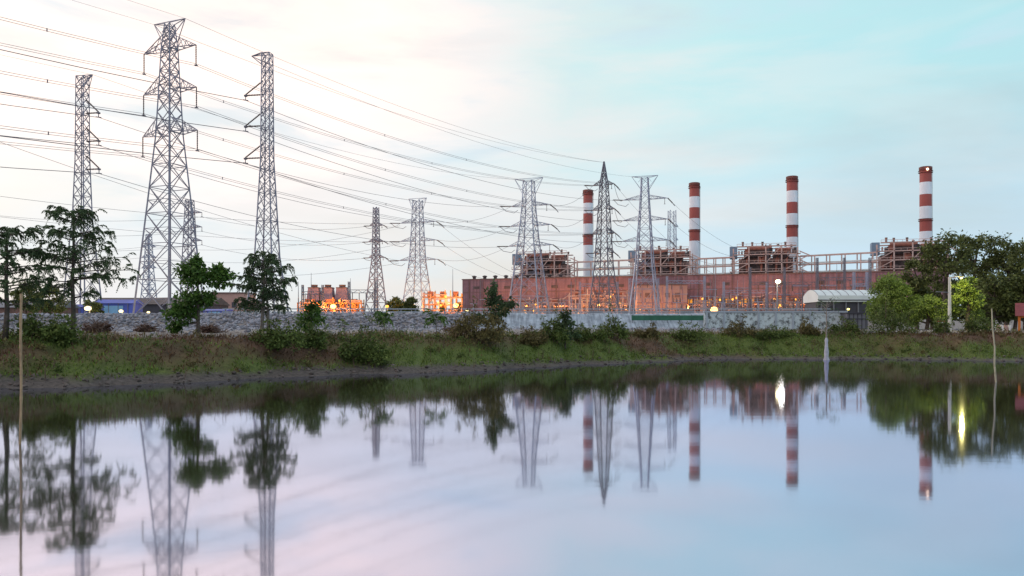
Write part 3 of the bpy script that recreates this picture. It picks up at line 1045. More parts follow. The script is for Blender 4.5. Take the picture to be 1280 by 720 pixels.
ARM = R(-23.3)
d = 143
hz_ = lambda y, d: H + (HZ - y) / F * d - Z0      # height above the platform of photo row y at distance d
tower('big', 'pylon', 'tallest pylon with three pairs of arms and long hanging insulators', 212, d, Z0, ARM,
      [(0, 8.5), (hz_(250, d), 5.0), (hz_(170, d), 3.2), (hz_(62, d), 1.95), (hz_(45, d), 1.55), (hz_(30, d), 1.15)], 0.27, 0.11, 'galvanised_steel',
      [(hz_(167, d), 6.5, 6.5, 2.6), (hz_(114, d), 6.3, 6.3, 2.6), (hz_(62, d), 6.2, 6.2, 2.6)], (hz_(27, d), 3.7), ins=3.5, kr=1.0)


def mast(key, label, px, d, prof, arms, side, hornlen):
    root = thing('narrow_pylon', label, 'pylon', ((px - 640) / F * d, d, Z0))
    a = R(-10)
    lattice(root, prof, a, 0.23, 0.095, 'galvanised_steel', kr=1.1)
    tips = []
    ax = Vector((math.cos(a), math.sin(a), 0)) * side
    for z, reach, up in arms:
        tip = ax * reach + Vector((0, 0, z))
        s = prof_s(prof, z)
        insulator(root, ax * s / 2 + Vector((0, 0, z)), tip, 0.17, 'post_insulator')
        s2 = prof_s(prof, z + up)
        insulator(root, ax * s2 / 2 + Vector((0, 0, z + up)), tip + Vector((0, 0, 0.15)), 0.17, 'brace_insulator')
        m_ = MB(); m_.bar(tip + Vector((0, 0, -0.9)), tip, 0.12); m_.bar(tip + Vector((0.4, 0.3, -0.85)), tip + Vector((-0.4, -0.3, -0.85)), 0.14)
        m_.build('wire_clamp', 'dark_steel', root)
        tips.append(root.location + tip + Vector((0, 0, -0.9)))
    m_ = MB()
    zt = prof[-1][0]
    tp = ax * hornlen + Vector((0, 0, zt + (0.3 if side > 0 else -0.3)))
    s = prof[-1][1]
    for c in corners(s, zt, a):
        m_.bar(c, tp, 0.12)
    for c in corners(s, zt - 2.2, a):
        m_.bar(c, tp, 0.10)
    m_.build('earth_wire_arm', 'galvanised_steel', root)
    WORLD_TIPS[key] = {side: tips, 'horn': [root.location + tp]}


d = 155
mast('mast_a', 'narrow pylon rising behind the slender feathery tree', 103, d,
     [(0, 5.2), (hz_(270, d), 2.4), (hz_(200, d), 1.8), (hz_(96, d), 1.6)], [(hz_(142, d), 3.5, 2.6), (hz_(177, d), 3.55, 2.6), (hz_(212, d), 3.6, 2.6)], 1, 2.2)
d = 148
mast('mast_b', 'narrow pylon rising behind the twin stemmed feathery tree', 334, d,
     [(0, 6.0), (hz_(320, d), 3.3), (hz_(200, d), 1.75), (hz_(67, d), 1.5)], [(hz_(118, d), 4.3, 2.6), (hz_(157, d), 4.3, 2.6), (hz_(197, d), 4.35, 2.6)], -1, 3.1)

# distant pylons
d = 309
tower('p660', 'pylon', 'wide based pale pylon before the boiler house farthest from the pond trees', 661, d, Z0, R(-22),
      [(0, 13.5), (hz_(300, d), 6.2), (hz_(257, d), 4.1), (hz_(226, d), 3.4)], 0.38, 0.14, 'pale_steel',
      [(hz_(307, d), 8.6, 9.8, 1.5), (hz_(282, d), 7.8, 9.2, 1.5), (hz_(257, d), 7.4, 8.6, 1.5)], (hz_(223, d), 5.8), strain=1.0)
d = 310
tower('p755', 'pylon', 'dark pointed pylon standing beside the first striped chimney', 755, d, Z0, R(-30),
      [(0, 9.8), (hz_(330, d), 5.4), (hz_(231, d), 2.6), (hz_(202, d), 0.25)], 0.36, 0.17, 'dark_steel',
      [(hz_(316, d), 4.2, 4.2, 1.6), (hz_(292, d), 5.0, 4.6, 1.8), (hz_(262, d), 4.9, 4.4, 1.8), (hz_(231, d), 4.8, 4.2, 1.8)], None, strain=.8)
d = 317
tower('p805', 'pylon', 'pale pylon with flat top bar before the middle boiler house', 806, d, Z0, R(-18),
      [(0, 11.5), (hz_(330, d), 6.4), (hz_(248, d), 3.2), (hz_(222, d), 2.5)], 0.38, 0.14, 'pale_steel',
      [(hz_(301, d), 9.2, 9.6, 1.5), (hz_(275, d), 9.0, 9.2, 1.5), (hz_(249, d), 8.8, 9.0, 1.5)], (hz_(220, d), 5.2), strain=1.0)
d = 330
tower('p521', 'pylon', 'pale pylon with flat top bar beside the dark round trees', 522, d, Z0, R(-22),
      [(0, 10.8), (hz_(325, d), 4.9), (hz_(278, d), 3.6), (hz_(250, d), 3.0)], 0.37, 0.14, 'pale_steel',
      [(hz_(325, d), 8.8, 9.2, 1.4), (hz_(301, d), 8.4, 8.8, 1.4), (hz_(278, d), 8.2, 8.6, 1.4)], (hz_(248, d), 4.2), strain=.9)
d = 333
tower('p470', 'pylon', 'slim pylon with short arms over spread legs above the orange cooling boxes', 470, d, Z0, R(-25),
      [(0, 7.6), (hz_(322, d), 2.4), (hz_(259, d), 1.7)], 0.42, 0.17, 'galvanised_steel',
      [(hz_(322, d), 3.8, 4.2, 1.2), (hz_(302, d), 4.0, 3.8, 1.2), (hz_(282, d), 3.4, 3.6, 1.2)], None, strain=.45)
d = 310
tower('p238', 'pylon', 'dark distant pylon seen just past the legs of the tallest pylon', 237, d, Z0, R(-10),
      [(0, 5.6), (hz_(300, d), 3.4), (hz_(250, d), 2.3)], 0.40, 0.17, 'galvanised_steel',
      [(hz_(301, d), 0.0, 5.2, 1.2), (hz_(284, d), 0.0, 5.2, 1.2), (hz_(266, d), 0.0, 5.2, 1.2)], None, ins=1.5)
d = 420
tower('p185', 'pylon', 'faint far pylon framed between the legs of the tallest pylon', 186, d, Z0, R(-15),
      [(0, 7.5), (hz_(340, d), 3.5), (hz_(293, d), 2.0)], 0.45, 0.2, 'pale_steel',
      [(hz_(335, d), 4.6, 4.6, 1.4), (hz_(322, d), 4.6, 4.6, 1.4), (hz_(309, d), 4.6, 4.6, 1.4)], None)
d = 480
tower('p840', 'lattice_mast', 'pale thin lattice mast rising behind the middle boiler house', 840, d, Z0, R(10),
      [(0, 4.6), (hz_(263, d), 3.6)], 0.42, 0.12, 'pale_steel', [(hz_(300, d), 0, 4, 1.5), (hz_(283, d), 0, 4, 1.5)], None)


# ------------------------------------------------------------------ conductors
def sagged(p, q, sag, n=18):
    p = Vector(p); q = Vector(q)
    return [p.lerp(q, i / n) + Vector((0, 0, -4 * sag * (i / n) * (1 - i / n))) for i in range(n + 1)]


def cable(p, q, sag, label, rad=0.035, group='overhead line conductors', n=18):
    p = Vector(p)
    m_ = MB()
    m_.tube([v - p for v in sagged(p, q, sag, n)], rad * 1.05, 4)
    o = m_.build('power_cable', 'cable_metal', None, p)
    tag(o, label, 'power cable', group)


def bundle(p, q, sag, label, rad=0.032):
    p = Vector(p)
    root = thing('bundled_cable', label, 'power cable', p, 0, 'overhead line conductors')
    pts = [v - p for v in sagged(p, q, sag, 22)]
    for dz in (0.0, 0.36):
        m_ = MB(); m_.tube([v + Vector((0.05, 0, dz)) for v in pts], rad * 1.05, 4)
        m_.build('conductor', 'cable_metal', root)
    for k in (2, 6, 10):
        m_ = MB(); c = pts[k]
        m_.box((c.x + .05, c.y, c.z + .18), (0.12, 0.12, 0.5)); m_.build('spacer', 'dark_steel', root)


LV = ('lowest', 'middle', 'top')
back = Vector((-0.44, -0.898, 0)) * 300
T = WORLD_TIPS
for i in range(3):
    for sd, nm in ((-1, 'outer'), (1, 'inner')):
        p = T['big'][sd][i]
        bundle(p, p + back, 9.0, f'{LV[i]} twin cable with spacers running overhead from the {nm} arms of the tallest pylon')
        bundle(p, T['p755'][sd][i + 1], 5.0, f'{LV[i]} cable from the {nm} arm of the tallest pylon to the dark pointed pylon', 0.034)
for j, nm in ((0, 'outer'), (1, 'inner')):
    p = T['big']['horn'][j]
    cable(p, p + back, 7.0, f'thin earth wire running overhead from the {nm} top horn of the tallest pylon', 0.02)
    cable(p, T['p755'][(-1, 1)[j]][3] + Vector((0, 0, 8)) if False else Vector(((755 - 640) / F * 310, 310, at(0, 203, 310).z)), 4.0,
          f'thin earth wire from {nm} top horn of tallest pylon to pointed pylon tip', 0.03)
for i in range(3):
    p = T['mast_a'][1][2 - i]
    cable(p, p + back, 9.0, f'{LV[i]} cable running overhead from the narrow pylon behind the slender tree', 0.055)
    cable(p, T['p660'][-1][i], 5.0, f'{LV[i]} cable from narrow pylon by slender tree to wide based pylon', 0.045)
    p = T['mast_b'][-1][2 - i]
    cable(p, p + back, 9.0, f'{LV[i]} cable running overhead from the narrow pylon behind the twin stemmed tree', 0.055)
    cable(p, T['p805'][-1][i], 5.0, f'{LV[i]} cable from narrow pylon behind twin stemmed tree to flat topped pylon', 0.045)
cable(T['mast_a']['horn'][0], T['mast_a']['horn'][0] + back, 7, 'thin earth wire running overhead from the narrow pylon by the slender tree', 0.02)
cable(T['mast_a']['horn'][0], T['p660']['horn'][0], 4, 'thin earth wire from narrow pylon by slender tree to wide based pylon', 0.03)
cable(T['mast_b']['horn'][0], T['p805']['horn'][0], 4, 'thin earth wire from narrow pylon by twin stemmed tree to flat topped pylon', 0.03)
for i in range(3):
    p = T['p238'][1][i]
    cable(p, at(-60, (300, 278, 258)[i] + 4, 330), 3, f'{LV[i]} level cable running out of view from the dark distant pylon', 0.05)
    cable(p, T['p470'][-1][i], 3, f'{LV[i]} cable from the dark distant pylon to the slim short armed pylon', 0.05)
    cable(T['p470'][1][i], T['p521'][-1][i], 1.2, f'{LV[i]} short cable between slim pylon and pale pylon by the round trees', 0.05)
    cable(T['p521'][1][i], T['p660'][-1][i], 2.5, f'{LV[i]} cable from pale pylon by round trees to the wide based pylon', 0.05)
    p = T['p185'][1][i]
    cable(p, T['p521'][-1][i] + Vector((0, 0, -1)), 5, f'{LV[i]} long cable from faint far pylon to pale pylon by round trees', 0.055)
    p = T['p185'][-1][i]
    cable(p, at(-70, (330, 312, 296)[i], 420), 4, f'{LV[i]} far cable running out of view from the faint far pylon', 0.055)
    cable(T['p660'][1][i], T['p755'][-1][i + 1], 3, f'{LV[i]} cable between the wide based pylon and the dark pointed pylon', 0.05)
    cable(T['p755'][1][i + 1], T['p805'][-1][i], 2.5, f'{LV[i]} slack cable between the dark pointed pylon and the flat topped pylon', 0.07)
    cable(T['p805'][1][i], at((905, 925, 940)[i], (330, 322, 318)[i], 345), 3.0, f'{LV[i]} cable descending from the flat topped pylon to the switchyard masts', 0.055)
    cable(T['p755'][1][i + 1], at((868, 884, 898)[i], 346, 345), 3.5, f'{LV[i]} cable descending from the dark pointed pylon to the switchyard gantry', 0.055)
    cable(T['p521'][1][i], at((640, 655, 668)[i], 352, 350), 2.5, f'{LV[i]} cable descending from pale pylon by round trees to brick hall', 0.05)

for k, (y0, y1, d0) in enumerate(((236, 268, 260), (262, 288, 300), (152, 196, 210))):
    nm = ('upper', 'lower', 'steepest')[k]
    cable(at(-70, y0, d0 * .8), at(1, 0, 1) * 0 + T['p521'][-1][2 - k], 3.0, f'{nm} slack cable from the picture edge to the pale pylon by the round trees', 0.045)

# ------------------------------------------------------------------ power plant
F0 = Vector(((578 - 640) / F * 430, 430, Z0 - 0.3))
F1 = Vector((0.545 * 361, 361, Z0 - 0.3))
fd = F1 - F0
TH = math.atan2(fd.y, fd.x)
LEN = fd.length
HW = at(0, 350, 430).z - F0.z


def facade(u, z, out=0.0):
    """world point u metres along the facade, out metres in front of it"""
    e = fd.normalized()
    nrm = Vector((e.y, -e.x, 0))
    return F0 + e * u + nrm * out + Vector((0, 0, z))


root = thing('turbine_hall', 'long low mauve brick turbine hall of the power station', 'building', F0, TH)
m_ = MB(); m_.box((LEN / 2, 15, HW / 2), (LEN, 30, HW)); m_.build('wall', 'brick_cladding', root)
m_ = MB(); m_.box((LEN / 2, 15, HW + 0.25), (LEN + 0.6, 30.6, 0.5)); m_.build('roof', 'roof_edge', root)
for k in range(26):
    pm = MB(); pm.box((4 + k * 8.0, -0.16, HW / 2 - 0.3), (0.35, 0.3, HW - 0.8)); pm.build('pilaster', 'roof_edge', root)
for k in range(22):
    u = 8 + k * 8.6
    if k % 3 != 1:
        m_ = MB(); m_.box((u, -.07, HW * .82), (3.4, .14, 1.5)); m_.build('louvre', 'casing_dark', root)
    if k % 2 == 0:
        m_ = MB(); m_.bar((u + 2.6, -.3, 9.8), (u + 2.6, -.3, HW - .3), 0.28); m_.build('downpipe', 'grey_metal', root)
for k in range(14):
    m_ = MB(); x0 = 10 + k * 12.5
    m_.tube([(x0, -.6, HW * .55), (x0 + random.uniform(5, 11), -.6, HW * .55), (x0 + 11, -.6, HW * random.uniform(.45, .7))], .2, 6); m_.build('pipe', random.choice(('beige_steel', 'pipe_red', 'pale_steel')), root)
m_ = MB()
for zz in (HW * 0.42, HW * 0.72):
    m_.box((LEN / 2, -0.1, zz), (LEN - 1, 0.18, 0.35))
m_.build('string_course', 'roof_edge', root)
for k in range(9):
    v = MB(); x = 5 + k * 6.0
    v.lathe([(0.9, HW + .5), (0.9, HW + 1.6), (1.3, HW + 1.7), (1.3, HW + 2.2), (0.2, HW + 2.6)], 12, (x, 5, 0)); v.build('roof_vent', 'casing_dark', root)
for k in range(17):
    u = 130 * (430 / 400) * 0.86 + k * 2.95
    if k in (5, 11):
        continue
    bmb = MB(); bmb.box((u, -0.12, 11.2), (2.3, 0.24, 2.2)); bmb.build('lit_bay', 'bay_glow', root)
for k in range(6):
    bmb = MB(); bmb.box((26 + k * 4.2, -0.12, 7.0), (2.4, 0.24, 1.4)); bmb.build('lit_bay', 'bay_glow', root)
m_ = MB(); m_.box((LEN / 2 + 10, -3, 9.3), (LEN - 40, 6, 0.4)); m_.build('canopy', 'peach_render', root)
for k in range(17):  # evenly spaced lamps added to give the hall's foot its orange band
    u = 24 + k * 10.6 + random.uniform(-2, 2)
    m_ = MB(); m_.ball((u, -6.6, 7.6 if k % 4 else 12), 0.5, 8, 5); m_.build('added_lamp', 'sodium_glow', root)
    ld = bpy.data.lights.new('lamp_light', 'POINT'); ld.energy = 3000 * random.uniform(.35, 1.5); ld.color = (1, .40, .10); ld.shadow_soft_size = .4
    lo2 = bpy.data.objects.new('lamp_light', ld); COL.objects.link(lo2); lo2.parent = root; lo2.location = (u, -7.6, 7.6 if k % 4 else 12)
m_ = MB()
for k in range(60):
    x = 26 + k * 2.9; hgt = random.uniform(2.5, 10)
    m_.box((x, -6.5 + random.uniform(-1, 1), hgt / 2), (random.uniform(.6, 2.4), random.uniform(.8, 2), hgt))
m_.build('plinth_equipment', 'peach_render', root)

# annex
root = thing('annex_block', 'peach rendered annex block in front of the brick hall', 'building', at(828, 400, 385))
m_ = MB(); m_.box((0, 5, 8.2), (24, 10, 17)); m_.build('wall', 'peach_render', root)
m_ = MB(); m_.box((0, 5, 16.95), (24.6, 10.6, 0.5)); m_.build('roof', 'roof_edge', root)
for k in range(5):
    m_ = MB(); m_.box((-9.6 + 4.8 * k, -0.15, 8), (0.5, 0.3, 16)); m_.build('pilaster', 'mauve_panel', root)
for k in range(4):
    for zz in (4.5, 12.0):
        m_ = MB(); m_.box((-7.2 + 4.8 * k, -.04, zz), (2.4, .1, 2.2)); m_.build('louvre', 'casing_brown', root)
m_ = MB(); m_.box((0, -.2, 8.4), (24.2, .4, .5)); m_.build('string_course', 'mauve_panel', root)


# boiler houses
def boiler_house():
    r = thing('boiler_house', '', 'boiler house', (0, 0, 0), TH)
    zt = 41.0
    m_ = MB(); m_.box((0, 2, 17), (26, 11, 34)); m_.build('casing', 'casing_brown', r)
    m_ = MB()
    m_.box((-4, 0, 36.0), (13, 10, 3.6)); m_.box((7, 1, 35.6), (7, 8, 3.0)); m_.box((1, -4.2, 29.5), (18, 1.4, 3.0)); m_.box((-3, -4.4, 25), (12, 1.6, 2.0))
    m_.build('duct', 'casing_dark', r)
    for x in (-9, -2, 5, 10):
        v = MB(); v.tube([(x, -6.2, 22), (x, -6.2, 33), (x + 1.2, -5.5, 36), (x + 2.4, -3, 36)], 0.55, 8); v.build('pipe', 'pipe_red', r)
    for z, x0, x1 in ((38.6, -9, 3), (37.8, 4.5, 12)):
        v = MB(); v.tube([(x0, -2.5, z), (x1, -2.5, z)], 1.3, 12); v.build('steam_drum', 'pipe_red', r)
    for x in (-15.5, -8, 0, 7.5, 15):
        v = MB()
        for y in (-8, 8):
            v.box((x, y, zt / 2 - 0.5 * abs(x) * 0.12), (0.6, 0.6, zt - 1 - abs(x) * 0.12))
        v.build('column', 'beige_steel', r)
    for z, w in ((22.5, 36), (27.0, 35), (31.2, 34), (35.5, 32), (39.6, 28)):
        v = MB(); v.box((0.3, -7.2, z), (w, 2.2, 0.45)); v.box((0.3, 7.6, z), (w, 2.2, 0.45)); v.build('platform', 'beige_steel', r)
        g = MB()
        g.bar((0.3 - w / 2, -8.4, z + 1.2), (0.3 + w / 2, -8.4, z + 1.2), 0.18)
        for k in range(13):
            x = 0.3 - w / 2 + w * k / 12
            g.bar((x, -8.4, z), (x, -8.4, z + 1.2), 0.14)
        g.build('railing', 'beige_steel', r)
    v = MB()
    for (x0, z0, x1, z1) in ((-15.5, 27, -8, 31.2), (0, 31.2, 7.5, 39.6), (7.5, 22.5, 15, 27), (-8, 35.5, -15.5, 31.2), (7.5, 27, 15, 31)):
        v.bar((x0, -8.2, z0), (x1, -8.2, z1), 0.35)
    v.build('brace', 'beige_steel', r)
    v = MB(); v.box((-15.6, -2, 37), (3.6, 6, 6.0)); v.build('cabin', 'blue_grey_panel', r)
    for x in (-11, -6.5, -1.5, 2.2, 6, 9.5, 12.5):
        v = MB(); hgt = random.uniform(0.3, 2.4)
        v.lathe([(0.5, 39.8), (0.5, 39.8 + hgt), (0.6, 40 + hgt), (0.6, 40.6 + hgt)], 8, (x, random.uniform(-5, 4), 0)); v.build('vent', 'casing_brown', r)
    for s in range(3):      # stair zigzag at the stack end
        v = MB(); z = 24 + 4.3 * s
        v.bar((16, -7, z), (20.5, -7, z + 2.1), 0.5); v.bar((20.5, -6, z + 2.1), (16, -6, z + 4.2), 0.5); v.build('stair', 'beige_steel', r)
    v = MB(); v.box((-21, -4, 23.3), (9, 7, 0.9)); v.box((-22.5, -4, 20), (2, 3, 6)); v.build('side_platform', 'casing_dark', r)
    for k in range(24):
        v = MB()
        x = random.uniform(-14, 14); z = random.choice((23, 27.4, 31.6, 36)); hgt = random.uniform(1, 3.2)
        v.box((x, random.uniform(-6.6, -5.2), z + hgt / 2), (random.uniform(.5, 2.2), 0.8, hgt)); v.build('equipment_box', 'casing_dark' if k % 3 else 'pipe_red', r)
    for k in range(12):
        v = MB()
        x = random.uniform(-13, 13); z = random.choice((23, 27.4, 31.6))
        v.tube([(x, -6.9, z), (x, -6.9, z + 3), (x + random.uniform(-4, 4), -6.9, z + 3)], 0.22, 6); v.build('pipe', 'beige_steel', r)
    return r


def chimney():
    r = thing('chimney', '', 'chimney', (0, 0, 0))
    ht = 79.0; rd = 2.8
    zb = [0, ht - 32.2, ht - 26, ht - 19.8, ht - 13.8, ht - 7.8, ht - 1.6]
    ms = ['stack_white', 'stack_red', 'stack_white', 'stack_red', 'stack_white', 'stack_red']
    for i in range(6):
        rr = lambda z: rd * (1.04 - 0.06 * z / ht)
        v = MB(); v.lathe([(rr(zb[i]), zb[i]), (rr(zb[i + 1]), zb[i + 1])], 32)
        v.build('red_band' if 'red' in ms[i] else 'white_band', ms[i], r, smooth=False)
    v = MB(); v.lathe([(rd, ht - 1.6), (rd + 0.25, ht - 1.4), (rd + 0.25, ht - 0.2), (rd - 0.2, ht), (rd - 0.6, ht - 0.1), (rd - 0.6, ht - 1.5)], 32); v.build('rim', 'stack_rim', r)
    for z in (ht - 3.0, ht - 27):
        v = MB()
        v.lathe([(rd + 0.05, z), (rd + 0.55, z), (rd + 0.55, z + .15), (rd + .05, z + .15)], 24)
        for k in range(14):
            a = 2 * math.pi * k / 14
            v.bar((math.cos(a) * (rd + .5), math.sin(a) * (rd + .5), z), (math.cos(a) * (rd + .5), math.sin(a) * (rd + .5), z + 1.1), 0.06)
        v.lathe([(rd + .47, z + 1.0), (rd + .53, z + 1.0), (rd + .53, z + 1.06), (rd + .47, z + 1.06)], 24)
        v.build('walkway', 'stack_rim', r)
    v = MB(); v.bar((rd + .3, -0.6, 0), (rd + .2, -0.6, ht - 2), 0.2); v.bar((rd + .3, 0.1, 0), (rd + .2, 0.1, ht - 2), 0.2); v.build('ladder', 'white_metal', r)
    return r


UN = [(681, 445, 735, 465, 'boiler house behind the wide based pylon, beside the dark pylon', 'striped chimney beside the dark pointed pylon'),
      (828, 425, 868, 442, 'reddish boiler house behind the flat topped pylon', 'striped chimney right behind the flat topped pylon boiler house'),
      (957, 405, 990, 423, 'boiler house standing clear above the white floodlight', 'striped chimney above the tall white floodlight'),
      (1137, 385, 1157, 398, 'boiler house half hidden behind the dark trees', 'nearest striped chimney, rising behind the dark trees, beacon at its top')]
bh = boiler_house(); ch = chimney()
for i, (px, d, cx, cd, lb, lc) in enumerate(UN):
    o = bh if i == 0 else copy_tree(bh)
    o.location = ((px - 640) / F * d, d, 2.95)
    tag(o, lb, 'boiler house', 'boiler houses of the power station')
    c = ch if i == 0 else copy_tree(ch)
    c.location = ((cx - 640) / F * cd, cd, 2.95)
    tag(c, lc, 'chimney', 'red and white chimneys')
    if i == 3:
        v = MB(); v.ball((-0.9, -3.6, 77.2), 0.55, 10, 6); v.build('beacon', 'beacon_glow', c)

# pipe bridges between boiler houses
for (p0, p1, d0, d1, lab) in ((722, 792, 432, 418, 'beige pipe bridge between the dark pylon and the reddish boiler house'),
                              (872, 918, 412, 402, 'beige pipe bridge beside the striped chimney behind the middle boiler house'),
                              (1000, 1096, 396, 376, 'long beige pipe bridge between the two boiler houses nearest the trees')):
    a_ = Vector(((p0 - 640) / F * d0, d0, Z0)); b_ = Vector(((p1 - 640) / F * d1, d1, Z0))
    root = thing('pipe_bridge', lab, 'pipe bridge', a_, 0, 'pipe bridges over the turbine hall')
    v = b_ - a_
    nn = max(4, int(v.length / 6.5))
    for k in range(nn + 1):
        p = v * (k / nn)
        m_ = MB(); m_.bar(p, p + Vector((0, 0, 33.5)), 0.45); m_.bar(p + Vector((0, 4, 0)), p + Vector((0, 4, 33.5)), 0.45)
        m_.build('column', 'beige_steel', root)
    for z in (24.6, 29.2, 33.5):
        m_ = MB(); m_.bar(Vector((0, 0, z)), v + Vector((0, 0, z)), 0.55); m_.bar(Vector((0, 4, z)), v + Vector((0, 4, z)), 0.5); m_.build('beam', 'beige_steel', root)
    for z, y, rr in ((30.0, 1, 0.35), (25.5, 2.2, 0.5)):
        m_ = MB(); m_.tube([Vector((0, y, z)), v + Vector((0, y, z))], rr, 8); m_.build('pipe', 'white_metal', root)


# ------------------------------------------------------------------ switchyard
def gantry(pxs, ytop, ybeam, d, label, m_='pale_steel', w=0.9, hang=4):
    p0 = at(pxs[0], 409, d); p1 = at(pxs[-1], 409, d)
    root = thing('switchyard_gantry', label, 'gantry', (p0.x, d, Z0), 0, 'switchyard gantries')
    ht = at(0, ytop, d).z - Z0; hb = at(0, ybeam, d).z - Z0
    for px in pxs:
        x = (px - pxs[0]) / F * d
        mb = MB()
        for sx in (-1, 1):
            mb.bar((x + sx * w / 2, 0, 0), (x + sx * w * .3, 0, ht), 0.2); mb.bar((x + sx * w / 2, w, 0), (x + sx * w * .3, w, ht), 0.2)
        k = 0; z = 0
        while z < ht - 1:
            s = 1 if k % 2 else -1
            mb.bar((x - s * w * .42, 0, z), (x + s * w * .42, 0, z + 1.4), 0.13)
            z += 1.4; k += 1
        mb.build('column', m_, root)
    L_ = (pxs[-1] - pxs[0]) / F * d
    mb = MB()
    for dz in (0, 1.1):
        for y in (0, w):
            mb.bar((0, y, hb + dz), (L_, y, hb + dz), 0.18)
    nn = max(4, int(L_ / 1.6))
    for k in range(nn):
        x0, x1 = L_ * k / nn, L_ * (k + 1) / nn
        mb.bar((x0, 0, hb + (0 if k % 2 else 1.1)), (x1, 0, hb + (1.1 if k % 2 else 0)), 0.14)
    mb.build('beam', m_, root)
    for k in range(hang):
        x = L_ * (k + .5) / hang
        mb = MB(); mb.tube([(x, 0.4, hb), (x, 0.4, hb - 2.6)], 0.16, 6); mb.build('insulator', 'brown_insulator', root)


gantry((834, 881), 345, 354, 338, 'pale gantry in front of the peach annex block')
gantry((787, 823), 348, 352, 345, 'pale gantry behind the legs of the flat topped pylon')
gantry((725, 772), 352, 358, 340, 'pale gantry at the feet of the dark pointed pylon')
gantry((905, 959), 352, 366, 335, 'low pale gantry behind the orange starlike lamp')
gantry((938, 981, 1022), 334, 356, 325, 'dark gantry with three masts before the brick hall', 'dark_steel')
gantry((1022, 1056, 1088), 322, 350, 318, 'dark tall gantry above the white vaulted store', 'dark_steel')
gantry((1068, 1084), 340, 358, 310, 'narrow pale gantry beside the pale green willowy tree')
gantry((436, 470), 352, 366, 300, 'gantry frame beside the orange cooling boxes', 'dark_steel')
gantry((378, 403), 356, 368, 310, 'gantry frame behind the small dense young tree', 'dark_steel')


def lmast(px, ytop, d, label, m_='dark_steel', rad=0.22):
    b_ = at(px, 409, d)
    r = thing('lightning_mast', label, 'mast', (b_.x, d, Z0), 0, 'thin lightning masts')
    ht = at(0, ytop, d).z - Z0
    mb = MB(); mb.tube([(0, 0, -.5), (0, 0, ht * .6)], [rad, rad * .8], 8); mb.build('pole', m_, r)
    mb = MB(); mb.tube([(0, 0, ht * .6), (0, 0, ht)], [rad * .6, rad * .3], 6); mb.build('rod', m_, r)


lmast(566, 336, 300, 'thin mast beside the brick hall corner')
lmast(389, 341, 310, 'thin mast behind the outermost cooling box')
lmast(438, 348, 295, 'dark thin mast beside the last cooling box')
lmast(471, 350, 290, 'dark thin mast between the legs of the slim pylon')
lmast(373, 352, 290, 'thin mast beside the twin stemmed feathery tree')
lmast(894, 342, 320, 'pale thin mast beside the striped chimney behind the middle boiler house', 'pale_steel')
lmast(922, 350, 320, 'pale thin mast just past the orange starlike lamp', 'pale_steel')
lmast(960, 306, 330, 'dark thin mast in front of the clear standing boiler house')
lmast(1003, 330, 322, 'dark thin mast beside the tall white floodlight')
lmast(1046, 330, 318, 'thin mast rising from the white vaulted store')
lmast(714, 352, 335, 'pale thin mast above the tiered young tree', 'pale_steel')

# slim posts of the switchyard
def make_post():
    r = thing('switchyard_post', 'slim pale switchyard post topped by a brown insulator', 'post', (0, 0, 0), 0, 'slim switchyard posts')
    mb = MB(); mb.tube([(0, 0, -.3), (0, 0, 8.5)], [.22, .18], 8); mb.box((0, 0, 8.5), (3.2, .3, .3)); mb.build('pole', 'pale_steel', r)
    for x in (-1.4, 0, 1.4):
        mb = MB(); mb.lathe([(.16, 8.7), (.28, 9.1), (.16, 9.5), (.28, 9.9), (.14, 10.4)], 8, (x, 0, 0)); mb.build('insulator', 'brown_insulator', r)
    return r


sp_ = make_post()
for i, (px, d) in enumerate([(702, 340), (722, 352), (760, 344), (776, 352), (846, 332), (866, 346), (902, 328), (914, 346), (934, 340), (948, 322), (968, 338), (996, 330),
                             (1008, 344), (1030, 322), (1042, 338), (1064, 330), (1078, 340), (640, 352), (668, 350), (592, 350)]):
    o = sp_ if i == 0 else copy_tree(sp_)
    o.location = ((px - 640) / F * d, d, Z0); o.rotation_euler.z = random.uniform(-.3, .3)

def make_bus_mast():
    r = thing('busbar_mast', 'thin dark switchyard mast with a short cross bar and hanging droppers', 'mast', (0, 0, 0), 0, 'thin busbar masts')
    mb = MB(); mb.bar((0, 0, -.3), (0, 0, 17), .36, 4, .16); mb.build('pole', 'dark_steel', r)
    mb = MB(); mb.bar((-3.4, 0, 13.2), (3.4, 0, 13.2), .26); mb.bar((-2.2, 0, 10.4), (2.2, 0, 10.4), .2); mb.build('cross_bar', 'pale_steel', r)
    for x in (-3.1, 3.1):
        mb = MB(); mb.tube([(x, 0, 13.1), (x, 0, 11.2)], .15, 6); mb.build('dropper', 'brown_insulator', r)
    return r


bm0 = make_bus_mast()
for i, (px, d, sc) in enumerate([(648, 345, .8), (678, 352, .9), (708, 346, .75), (733, 350, .95), (774, 344, .85), (792, 350, 1.0), (816, 340, .8), (850, 346, .95), (872, 336, .85),
                                 (888, 344, 1.1), (912, 336, .9), (929, 346, 1.15), (946, 334, .95), (966, 344, 1.2), (978, 332, .9), (1000, 340, 1.2), (1014, 330, 1.0), (1036, 336, 1.2), (1052, 326, 1.0), (1072, 334, 1.2)]):
    o = bm0 if i == 0 else copy_tree(bm0)
    o.location = ((px - 640) / F * d, d, Z0); o.rotation_euler.z = random.uniform(-.35, .35); o.scale = (1, 1, sc)

